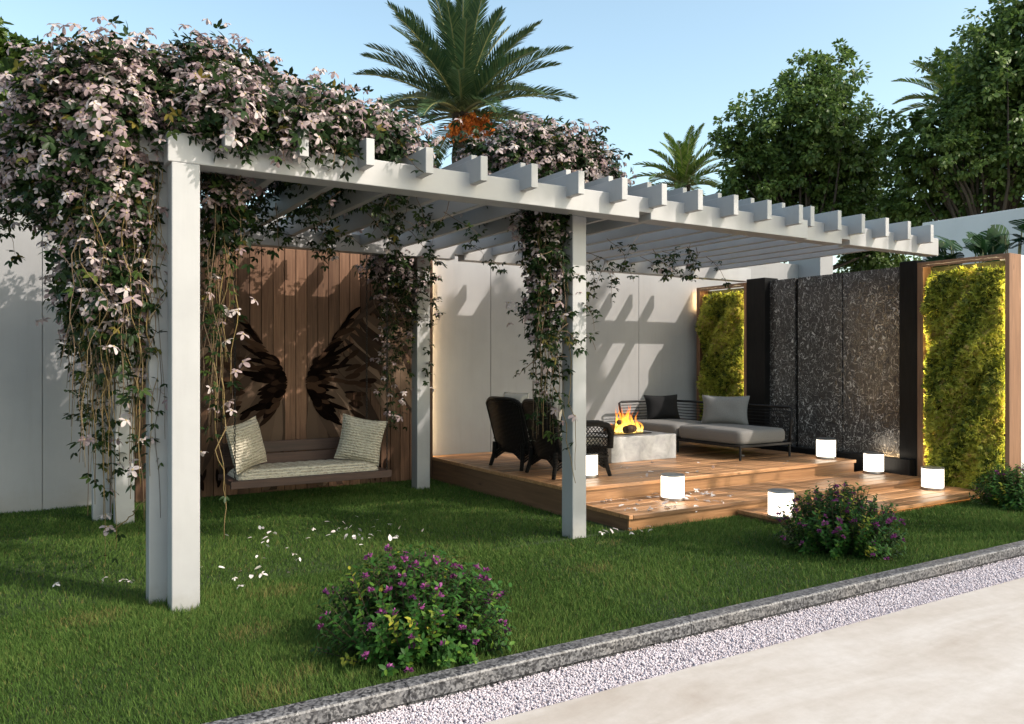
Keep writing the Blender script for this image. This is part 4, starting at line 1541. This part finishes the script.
for k in range(46):     # thin bare twisting stems
    x0 = rd.uniform(0.30, 0.74); y0 = rd.uniform(4.95, 5.5)
    v.strand((x0, y0, 2.5), (x0 + rd.gauss(0, 0.06), y0 + rd.gauss(0, 0.06), rd.uniform(0.7, 1.5)), rd.uniform(0.0028, 0.0042), 0.065, 3, rd.choice([0, 1]), rd.random() < 0.5, n=24)
for k in range(26):     # back-left post wrapped
    x0 = rd.uniform(0.42, 0.82); y0 = rd.uniform(7.45, 7.95)
    v.strand((x0, y0, 2.6), (x0 + rd.gauss(0, 0.06), y0 + rd.gauss(0, 0.05), rd.uniform(0.5, 1.5)), rd.uniform(0.004, 0.008), 0.05, 26, 2, rd.random() < 0.25, bunch=0.4)
for k in range(24):     # strands inside, right of the front post
    x0 = rd.uniform(1.00, 1.22); y0 = rd.uniform(5.1, 5.5)
    zb = rd.choice([2.0, 1.7, 1.4, 1.2, 1.0, 0.9])
    v.strand((x0, y0, 2.62), (x0 + rd.gauss(0, 0.03), y0, zb), rd.uniform(0.0035, 0.0065), 0.04, 8, 2, rd.random() < 0.7, bunch=0.8)
v.strand((1.10, 5.25, 1.3), (1.13, 5.3, 0.28), 0.007, 0.04, 1, 1, True)
v.strand((1.05, 5.25, 1.4), (1.13, 5.28, 0.55), 0.006, 0.04, 1, 1, True)
for k in range(44):     # shoots dangling under the rafters
    x0 = rd.uniform(0.9, 3.2); y0 = rd.uniform(5.2, 7.6)
    v.tendril((x0, y0, rd.uniform(2.5, 2.75)), (rd.gauss(0, 1), rd.gauss(0, 1), -0.5), rd.uniform(0.25, 0.6), 9, rd.choice([0, 0, 0, 1]))
for k in range(80):     # shoots breaking the outline on top
    bl = rd.choice(blobs[:12])
    a = rd.uniform(0, 6.28)
    v.tendril((bl[0][0] + bl[1][0] * 0.7 * math.cos(a), bl[0][1] + bl[1][1] * 0.7 * math.sin(a), bl[0][2] + bl[1][2] * 0.55), (math.cos(a), math.sin(a), 0.45), rd.uniform(0.12, 0.32), 9, 0)
for k in range(30):     # over the front of the beam
    x0 = rd.uniform(0.75, 2.2)
    v.tendril((x0, 4.80, 2.74), (rd.gauss(0, 0.4), -0.7, -0.3), rd.uniform(0.12, 0.26), 4, rd.choice([0, 1, 1]) if x0 < 1.3 else 0)
for k in range(40):
    v.tendril((rd.uniform(0.05, 0.4), rd.uniform(5.2, 6.3), rd.uniform(2.35, 2.75)), (-0.8, rd.gauss(0, 0.6), -0.2), rd.uniform(0.25, 0.5), 9, rd.choice([0, 0, 1]))
for bl in [((3.2, 7.1, 2.90), (0.6, 0.65, 0.15), 420, 20), ((2.5, 7.5, 2.9), (0.6, 0.5, 0.14), 300, 15)]: v.blob(*bl)
v.finish()

# --- vine on the middle front post
v = Vine('pink clematis vine wound round the middle post and heaped above it', (3.6, 5.3, 0), 47)
rd = v.rd
for bl in [((3.52, 5.8, 3.0), (0.36, 0.45, 0.25), 400, 110), ((3.75, 5.75, 3.06), (0.45, 0.5, 0.30), 480, 130), ((4.15, 5.85, 3.02), (0.4, 0.5, 0.26), 420, 110), ((4.5, 6.0, 2.95), (0.25, 0.4, 0.18), 170, 40),
           ((3.9, 6.6, 2.9), (0.55, 0.6, 0.15), 360, 20), ((3.62, 5.40, 2.50), (0.16, 0.15, 0.28), 200, 36), ((3.62, 5.38, 1.95), (0.10, 0.10, 0.4), 110, 18)]:
    v.blob(*bl)
for k in range(30):
    x0 = rd.uniform(3.50, 3.74); y0 = rd.uniform(5.20, 5.46)
    v.strand((x0, y0, 2.7), (x0 + rd.gauss(0, 0.04), y0 + rd.gauss(0, 0.03), rd.choice([2.0, 1.6, 1.3, 1.1, 1.0, 0.8])), rd.uniform(0.004, 0.008), 0.035, 26, rd.choice([1, 2, 3]), rd.random() < 0.5, bunch=0.9)
v.strand((3.62, 5.3, 1.5), (3.74, 5.12, 0.45), 0.007, 0.04, 2, 0, True)
v.strand((3.70, 5.15, 1.6), (3.75, 5.13, 0.55), 0.006, 0.03, 2, 1, True)
for k in range(30):
    v.tendril((rd.uniform(3.45, 3.9), rd.uniform(5.1, 5.4), rd.uniform(1.3, 2.5)), (rd.gauss(0, 1), rd.gauss(-0.3, 0.6), -0.1), rd.uniform(0.15, 0.3), 6, rd.choice([0, 0, 1]))
for k in range(30):
    v.tendril((rd.uniform(3.9, 6.3), rd.uniform(5.6, 7.8), rd.uniform(2.45, 2.7)), (rd.gauss(0.3, 1), rd.gauss(0, 1), -0.45), rd.uniform(0.3, 0.65), 9, rd.choice([0, 0, 0, 1]))
for k in range(40):
    a = rd.uniform(0, 6.28)
    v.tendril((3.8 + 0.6 * math.cos(a), 5.8 + 0.35 * math.sin(a), 3.12), (math.cos(a), math.sin(a), 0.9), rd.uniform(0.15, 0.35), 6, rd.choice([0, 1]))
v.finish()

# --- vine on the back post beside the panel
v = Vine('dark leafy clematis vine hanging by the back post beside the winged panel', (3.6, 8.1, 0), 53)
rd = v.rd
for k in range(34):
    x0 = rd.uniform(3.30, 3.74); y0 = rd.uniform(8.0, 8.3)
    v.strand((x0, y0, 2.62), (x0 + rd.gauss(0.03, 0.05), y0 + rd.gauss(0, 0.05), rd.choice([1.9, 1.6, 1.3, 1.0, 0.7])), rd.uniform(0.004, 0.008), 0.07, 17, rd.choice([3, 4, 6]), rd.random() < 0.1, bunch=0.3)
for k in range(18):
    v.tendril((rd.uniform(3.3, 4.0), rd.uniform(7.9, 8.1), rd.uniform(1.7, 2.6)), (rd.gauss(0, 1), rd.gauss(-0.3, 0.4), -0.2), rd.uniform(0.15, 0.35), 6, 1)
v.blob((3.52, 8.1, 2.4), (0.26, 0.2, 0.25), 160, 40)
v.finish()


# ------------------------------------------------------------------ flowering bushes
def bush(loc, rad, h, label, seed, purple, nblossom, ntw=150):
    rng = np.random.default_rng(seed)
    rd = random.Random(seed)
    r = thing('flowering_bush', label, 'bush', loc, 0, 'flowering bushes along the kerb')
    b = MB()
    P, D, Nn, S, Rn, tips = [], [], [], [], [], []
    for k in range(ntw):
        a = rd.uniform(0, 2 * math.pi)
        t = rd.random() ** 0.6
        rl = rad * (1 + 0.07 * math.sin(a * 3 + seed) + rd.uniform(-0.06, 0.06))
        ex, ey = rl * t * math.cos(a), rl * t * math.sin(a)
        ez = h * (1 - 0.45 * t ** 2.4) * rd.uniform(0.74, 1.06)
        if rd.random() < 0.36:
            ez *= rd.uniform(0.2, 0.6); ex *= 1.05; ey *= 1.05
        base = Vector((ex * 0.18, ey * 0.18, 0))
        end = Vector((ex, ey, ez))
        mid = base.lerp(end, 0.5) + Vector((ex * 0.14, ey * 0.14, -0.02))
        pts = [base, base.lerp(mid, 0.6), mid, mid.lerp(end, 0.55), end]
        b.tube(pts, [0.005, 0.004, 0.003, 0.0025, 0.0015], 4)
        yel = rd.random() < 0.05
        tips.append(end)
        nl = rd.randint(20, 30)
        for i in range(nl):
            s_ = 0.25 + 0.77 * i / (nl - 1)
            q = mid.lerp(end, (s_ - 0.5) * 2) if s_ > 0.5 else base.lerp(mid, s_ * 2)
            ax = (end - mid).normalized()
            th = i * 2.4
            o = ax.orthogonal().normalized()
            o2 = ax.cross(o)
            d = (o * math.cos(th) + o2 * math.sin(th)) * 0.9 + ax * 0.55
            P.append(tuple(q)); D.append(tuple(d)); Nn.append(tuple(ax + Vector((0, 0, 0.4))))
            S.append(rd.uniform(0.030, 0.052) * (1.15 - 0.3 * s_))
            Rn.append(rd.uniform(0.88, 1.0) if yel and s_ > 0.6 else min(0.87, max(0, rd.gauss(0.48, 0.22))))
    b.build('stem', M['twig'], r, off=(0, 0, 0))
    tv, tf = leaf_t(0.26, 0.06, -0.15)
    me = scatter_mesh('foliage', tv, tf, np.array(P), basis(np.array(D), np.array(Nn)), np.array(S), np.array(Rn), [M['bush_leaf']])
    link('foliage', me, r)
    # blossoms: small tufts of petals
    m = 26
    tv, tf = leaf_t(0.3, 0.03, -0.05)
    shared = []
    for q in range(3):
        dirs = rand_dirs(m, rng); dirs[:, 2] = np.abs(dirs[:, 2])
        shared.append(scatter_mesh('blossom', tv, tf, dirs * 0.25, basis(dirs, rand_dirs(m, rng)), rng.uniform(0.6, 1.0, m), rng.random(m), [M['blossom']]))
    rd.shuffle(tips)
    for e in tips[:nblossom]:
        o = link('blossom', rd.choice(shared), r, tuple(e + Vector((rd.gauss(0, 0.01), rd.gauss(0, 0.01), rd.uniform(-0.05, 0.012)))))
        s_ = rd.uniform(0.018, 0.027)
        o.scale = (s_, s_, s_)
        o.rotation_euler = (rd.gauss(0, 0.4), rd.gauss(0, 0.4), rd.uniform(0, 6))
    return r


bush((1.67, 3.62, 0), 0.46, 0.46, 'round purple flowering bush on the lawn with some yellow leaves, nearest the kerb', 61, True, 95, 420)
bush((5.19, 3.80, 0), 0.43, 0.48, 'spreading purple flowering bush in front of the lowest deck step', 62, True, 95, 420)
bush((8.2, 4.02, 0), 0.42, 0.40, 'dark green bush beside the living wall frame at the right edge', 63, True, 26, 300)

# ------------------------------------------------------------------ fallen petals
random.seed(77)
pet = []
for V, Fc, mi in FLOWERS[:2]:
    for rr in (0.5, 0.9):
        pet.append(scatter_mesh('fallen_flower', V, Fc, np.zeros((1, 3)), np.eye(3)[None], np.ones(1), [rr], [M['fallen'], M['pistil']], mi))
pv, pf = leaf_t(0.3, 0.08, -0.1)
single = [scatter_mesh('fallen_petal', pv, pf, np.zeros((1, 3)), np.eye(3)[None], np.ones(1), [rr], [M['fallen']]) for rr in (0.2, 0.6, 1.0)]


def petal(x, y, z, s, whole, lab, grp):
    o = link('fallen_flower' if whole else 'fallen_petal', random.choice(pet if whole else single), None, (x, y, z))
    o.scale = (s, s, s)
    o.rotation_euler = (random.gauss(0, 0.4), random.gauss(0, 0.4), random.uniform(0, 6.28))
    tag(o, lab, 'petal' if not whole else 'flower', grp)


for k in range(58):
    cx, cy = (2.2, 6.3) if k < 40 else (1.6, 5.6)
    petal(random.gauss(cx, 0.42), random.gauss(cy, 0.30), 0.040, random.uniform(0.032, 0.056), k % 7 == 0,
          'pale pink clematis %s fallen on the grass before the swing' % ('flower' if k % 7 == 0 else 'petal'), 'petals fallen on the lawn')
for (px_, py_) in ((55, 584), (103, 579), (122, 580), (130, 581), (262, 574), (240, 586)):
    g = gnd(px_, py_, 0.04)
    petal(g[0], g[1], 0.040, 0.065, True, 'whole pale clematis flower fallen on the grass near the left front posts', 'flowers fallen by the left posts')
for k in range(9):
    petal(random.uniform(3.95, 4.5), random.uniform(4.95, 5.12), 0.045, 0.055, k % 3 == 0, 'pale clematis bloom or petal fallen on the grass by the deck corner', 'petals fallen by the deck corner')
for k in range(44):
    y = random.uniform(5.16, 5.84)
    petal(random.uniform(4.45, 5.8), y, 0.142, random.uniform(0.055, 0.09), k % 3 == 0, 'pinkish clematis bloom or petal fallen on the middle deck step', 'petals fallen on the middle step')
for k in range(16):
    petal(random.uniform(4.5, 7.6), random.uniform(5.9, 7.0), 0.278, random.uniform(0.045, 0.07), False, 'pale clematis petal fallen on the top deck', 'petals fallen on the top deck')
for k in range(8):
    petal(random.uniform(5.65, 6.3), random.uniform(4.5, 5.1), 0.07, random.uniform(0.045, 0.07), False, 'pale clematis petal fallen on the lowest deck step', 'petals fallen on the lowest step')


# ------------------------------------------------------------------ trees
def tree(label, base, blobs, leafmat, nleaf, size, seed, trunk_r=0.16):
    """blobs: (centre, radius) lumps of the crown; leaves in clumps, limbs reach each lump"""
    rng = np.random.default_rng(seed)
    rd = random.Random(seed)
    r = thing('leafy_tree', label, 'tree', base)
    b = MB()
    top = Vector(max((c for c, _ in blobs), key=lambda c: c[2]))
    base_v = Vector(base)
    mid = base_v.lerp(Vector((sum(c[0] for c, _ in blobs) / len(blobs), sum(c[1] for c, _ in blobs) / len(blobs), sum(c[2] for c, _ in blobs) / len(blobs))), 0.6)
    b.tube([base_v, base_v.lerp(mid, 0.5) + Vector((0.08, 0.05, 0)), mid, mid.lerp(top, 0.5), top], [trunk_r * 1.25, trunk_r, trunk_r * 0.75, trunk_r * 0.4, 0.02], 9)
    trunk = b.build('trunk', M['bark'], r, smooth=True)
    b = MB()
    for c, rad in blobs:
        c = Vector(c)
        st = base_v.lerp(mid, rd.uniform(0.6, 1.0))
        for k in range(3):
            e = c + Vector((rd.gauss(0, 0.3), rd.gauss(0, 0.3), rd.gauss(0.0, 0.25))) * rad
            m1 = st.lerp(e, 0.5) + Vector((rd.gauss(0, 0.12), rd.gauss(0, 0.12), 0.15)) * rad
            b.tube([st, m1, e], [trunk_r * 0.3, trunk_r * 0.17, 0.008], 5)
    b.build('limb', M['bark'], trunk, off=tuple(world_base(r)), smooth=True)
    vol = np.array([rad ** 2.2 for _, rad in blobs]); vol /= vol.sum()
    P, D, Nn, S, Rn = [], [], [], [], []
    for (c, rad), w in zip(blobs, vol):
        total = int(nleaf * w)
        per = 34
        ncl = max(6, total // per)
        d = rand_dirs(ncl, rng)
        cc = np.array(c) + d * (rad * (rng.random(ncl) ** 0.36) * rng.uniform(0.75, 1.2, ncl) * (1 + 0.25 * np.sin(d @ np.array([4.0, 5.0, 6.0]) + seed)))[:, None] * np.array([1, 1, 0.92])
        for q in range(ncl):
            cr = rad * rng.uniform(0.10, 0.22)
            m = per
            dd = rand_dirs(m, rng)
            P.append(cc[q] + dd * (cr * rng.random(m) ** 0.5)[:, None] * np.array([1, 1, 0.65]))
            D.append(dd * 0.7 + d[q] * 0.5 + np.array([0, 0, -0.35]) + rng.normal(0, 0.3, (m, 3)))
            Nn.append(np.array([0, 0, 0.8]) + d[q] * 0.4 + rng.normal(0, 0.45, (m, 3)))
            S.append(size * rng.uniform(0.65, 1.25, m))
            Rn.append(np.clip(rng.normal(rng.uniform(0.25, 0.7), 0.16, m), 0, 1))
    tv, tf = leaf_t(0.34, 0.08, -0.15)
    me = scatter_mesh('crown', tv, tf, np.concatenate(P), basis(np.concatenate(D), np.concatenate(Nn)), np.concatenate(S), np.concatenate(Rn), [leafmat], off=tuple(world_base(r)))
    link('crown', me, r)
    return r


def pxblobs(lst, d):
    out = []
    for (x, y, rp, *dd) in lst:
        D_ = d + (dd[0] if dd else 0)
        out.append((at(x, y, D_), rp * D_ / FPX))
    return out


def foot(x, d):
    p = at(x, 300, d)
    return (p[0], p[1], -0.08)


tree('broad dark green tree beyond the wall, rising behind the pergola end', foot(805, 21),
     pxblobs([(812, 92, 36), (832, 75, 26, 0.5), (780, 130, 46), (826, 128, 50, -0.6), (752, 160, 36), (800, 175, 56, 0.5), (858, 165, 40), (745, 192, 30), (850, 205, 46), (872, 235, 40, 0.8), (790, 215, 48, 0.8), (875, 270, 36, 1), (735, 140, 22)], 21), M['tree_leaf'], 60000, 0.115, 71, 0.2)
tree('tall dark green tree at the far right, reaching above the photo edge', foot(990, 18),
     pxblobs([(1000, 70, 56), (1016, 34, 34, 0.4), (968, 112, 46), (1020, 130, 66), (940, 150, 38), (915, 160, 30, 0.6), (975, 185, 50, 0.8), (1040, 70, 60), (925, 200, 38, 1), (900, 215, 34, 1.5), (1060, 180, 70), (912, 130, 22, 0.5), (1075, 10, 70)], 18), M['tree_leaf'], 70000, 0.108, 72, 0.2)
SH = [((10.6, 0.3, 9.3), 0.85), ((11.6, 0.2, 9.4), 0.8), ((10.0, 0.2, 8.8), 0.7), ((9.4, -3.3, 9.0), 0.62), ((8.4, -3.7, 10.6), 0.5), ((10.6, -4.2, 8.1), 0.6), ((10.4, -1.5, 8.9), 0.85), ((9.3, -1.8, 9.6), 0.6), ((11.0, -2.6, 9.0), 0.7)]  # crown lumps of an added, unseen tree, placed to throw dappled shade
tree('leafy shade tree added on the paving side to cast dappled shade, outside the right edge of the photo', (11.4, -2.0, -0.03), SH, M['tree_leaf'], 24000, 0.13, 75, 0.12)
tree('light green tree peeping over the wall at the top left corner', foot(-5, 15),
     pxblobs([(14, 62, 30), (-10, 90, 46), (28, 110, 28), (-25, 45, 40), (5, 150, 40)], 15), M['tree_leaf_light'], 12000, 0.14, 73, 0.14)


# ------------------------------------------------------------------ palms
def palm(label, base, crown_z, nfr, length, leafmat, seed, elmin, elmax, npair=58, dates=0, droop=0.9, trunk_r=0.2):
    rd = random.Random(seed)
    rng = np.random.default_rng(seed)
    r = thing('palm_tree', label, 'palm', base)
    bx, by, bz = base
    b = MB()
    pts, rad = [], []
    for i in range(30):
        t = i / 29
        pts.append((bx, by, bz + (crown_z - bz) * t))
        rad.append(trunk_r * (1.15 - 0.2 * t) * (1 + (0.08 if i % 2 else -0.04)))
    b.tube(pts, rad, 12)
    b.build('trunk', M['bark'], r, smooth=False)
    for k in range(nfr):
        t = (k + 0.5) / nfr
        az = k * 2.39996 + rd.uniform(-0.2, 0.2)
        elv = math.radians(elmin + (elmax - elmin) * (1 - t) ** 0.9 + rd.uniform(-5, 5))
        ln = length * rd.uniform(0.88, 1.08)
        p = Vector((bx, by, crown_z))
        n = 18
        hd = Vector((math.cos(az), math.sin(az), 0))
        P = [p.copy()]
        e = elv
        for i in range(n):
            d = hd * math.cos(e) + Vector((0, 0, math.sin(e)))
            p = p + d * (ln / n)
            P.append(p.copy())
            e -= droop / n * (0.4 + 1.3 * i / n) * (0.5 + 0.7 * math.cos(elv))
        b = MB()
        b.tube(P, [0.028 * (1 - 0.85 * i / n) + 0.003 for i in range(n + 1)], 5, 1)
        for j in range(npair):
            u = 0.14 + 0.86 * j / (npair - 1)
            i = min(n - 1, int(u * n))
            q = P[i].lerp(P[i + 1], u * n - i)
            ax = (P[i + 1] - P[i]).normalized()
            side = ax.cross(Vector((0, 0, 1)))
            if side.length < 1e-3: side = Vector((1, 0, 0))
            side.normalize()
            upv = side.cross(ax).normalized()
            ll = length * 0.145 * (0.35 + 1.0 * math.sin(math.pi * min(1, 0.12 + u * 0.9)) ** 0.7)
            w = length * (0.0055 if npair > 50 else 0.011)
            for s_ in (-1, 1):
                d = (side * s_ * 0.75 + ax * (0.62 + 0.5 * u) + upv * (0.30 + rd.uniform(-0.14, 0.14))).normalized()
                wv = ax.cross(d).normalized().cross(d).normalized() * w
                m1 = q + d * ll * 0.55
                tip = q + d * ll + Vector((0, 0, -0.10 * ll))
                bi = len(b.v)
                b.v += [tuple(q - wv * 0.6), tuple(q + wv * 0.6), tuple(m1 + wv), tuple(m1 - wv), tuple(tip)]
                rr = rd.random()
                b.face((bi, bi + 1, bi + 2, bi + 3), 0, rr)
                b.face((bi + 3, bi + 2, bi + 4), 0, rr)
        b.build('frond', [leafmat, M['rachis']], r)
    for k in range(dates):
        b = MB()
        a = [-2.05, -1.2, -0.75, 0.4][k % 4]
        c = Vector((bx + 0.38 * math.cos(a), by + 0.38 * math.sin(a), crown_z - 0.24))
        for q in range(34):
            e = c + Vector((rd.gauss(0, 0.19), rd.gauss(0, 0.19), rd.uniform(-0.46, 0.08)))
            b.tube([(bx, by, crown_z - 0.02), tuple(c.lerp(e, 0.4) + Vector((0, 0, 0.08))), tuple(e)], 0.006, 4)
            for w in range(9):
                f = c.lerp(e, rd.uniform(0.45, 1.05)) + Vector((rd.gauss(0, 0.03), rd.gauss(0, 0.03), rd.gauss(0, 0.02)))
                bi = len(b.v)
                s_ = rd.uniform(0.028, 0.042)
                b.v += [(f.x + s_, f.y, f.z), (f.x - s_, f.y, f.z), (f.x, f.y + s_, f.z), (f.x, f.y - s_, f.z), (f.x, f.y, f.z + s_ * 1.3), (f.x, f.y, f.z - s_ * 1.3)]
                rr = rd.random()
                for t3 in ((0, 2, 4), (2, 1, 4), (1, 3, 4), (3, 0, 4), (2, 0, 5), (1, 2, 5), (3, 1, 5), (0, 3, 5)):
                    b.face([bi + i for i in t3], 0, rr)
        b.build('date_cluster', M['date'], r)
    return r


p = at(462, 114, 16)
palm('big date palm with orange fruit clusters behind the pergola', (p[0], p[1], -0.08), p[2], 58, 2.33, M['frond'], 81, -14, 88, 70, 3, 0.62)
p = at(684, 186, 24)
palm('small distant palm between the flowering vine and the broad tree', (p[0], p[1], -0.08), p[2], 34, 1.7, M['frond_light'], 82, -5, 84, 34)
p = at(956, 108, 24)
palm('distant palm half hidden behind the tall right tree', (p[0], p[1], -0.08), p[2], 34, 1.9, M['frond_light'], 83, -5, 84, 34)


# ------------------------------------------------------------------ monstera plants behind the living wall
def monstera(base, label, seed, n, spread, zlo, zhi):
    rd = random.Random(seed)
    r = thing('monstera_plant', label, 'plant', base)
    st = MB()
    for k in range(n):
        a = rd.uniform(0, 6.28)
        tip = Vector((base[0] + spread * rd.uniform(-1, 1) * 0.6, base[1] + spread * rd.uniform(-1, 1), rd.uniform(zlo, zhi)))
        st.tube([base, Vector(base).lerp(tip, 0.6) + Vector((0, 0, 0.3)), tip], 0.008, 5)
        s = rd.uniform(0.20, 0.32)
        d = Vector((rd.uniform(-1, -0.1), rd.uniform(-1, 0.6), rd.uniform(-0.5, 0.3))).normalized()
        nn = Vector((-0.6 + rd.gauss(0, 0.3), -0.7 + rd.gauss(0, 0.3), 0.6)).normalized()
        y = nn.cross(d).normalized()
        z = d.cross(y)
        b = MB()
        cols = 6
        for sd in (-1, 1):
            prev = None
            for i in range(cols):       # lobes with slits between
                u0, u1 = i / cols, (i + 0.84) / cols
                def wid(u): return 0.62 * math.sin(math.pi * (0.10 + 0.88 * u) ** 0.85) * (1.0 if u > 0.02 else 0.7)
                def Pt(u, w, zz=0): return tuple(tip + (d * (u * 1.0 - 0.1) + y * sd * w + z * (-0.22 * w * w * 2 + zz)) * s)
                bi = len(b.v)
                inn = 0.14
                un = (i + 1) / cols
                b.v += [Pt(u0, 0), Pt(un, 0), Pt(un + 0.04, min(inn, wid(un))), Pt(u0 + 0.04, min(inn, wid(u0))), Pt(u1 + 0.12, wid(u1)), Pt(u0 + 0.12, wid(u0)), Pt(u1 + 0.04, min(inn, wid(u1)))]
                b.face((bi, bi + 1, bi + 2, bi + 6, bi + 3) if sd > 0 else (bi + 3, bi + 6, bi + 2, bi + 1, bi), 0, rd.random())
                b.face((bi + 3, bi + 6, bi + 4, bi + 5) if sd > 0 else (bi + 5, bi + 4, bi + 6, bi + 3), 0, rd.random())
        b.build('leaf', M['monstera'], r)
    st.build('stem', M['rachis'], r)


monstera((9.15, 5.0, -0.08), 'broad split leaved plant showing above the large living wall', 91, 16, 0.36, 2.45, 2.83)
monstera((9.65, 4.85, -0.08), 'dark glossy split leaved plant at the right edge over the white wall', 92, 14, 0.30, 2.5, 2.92)
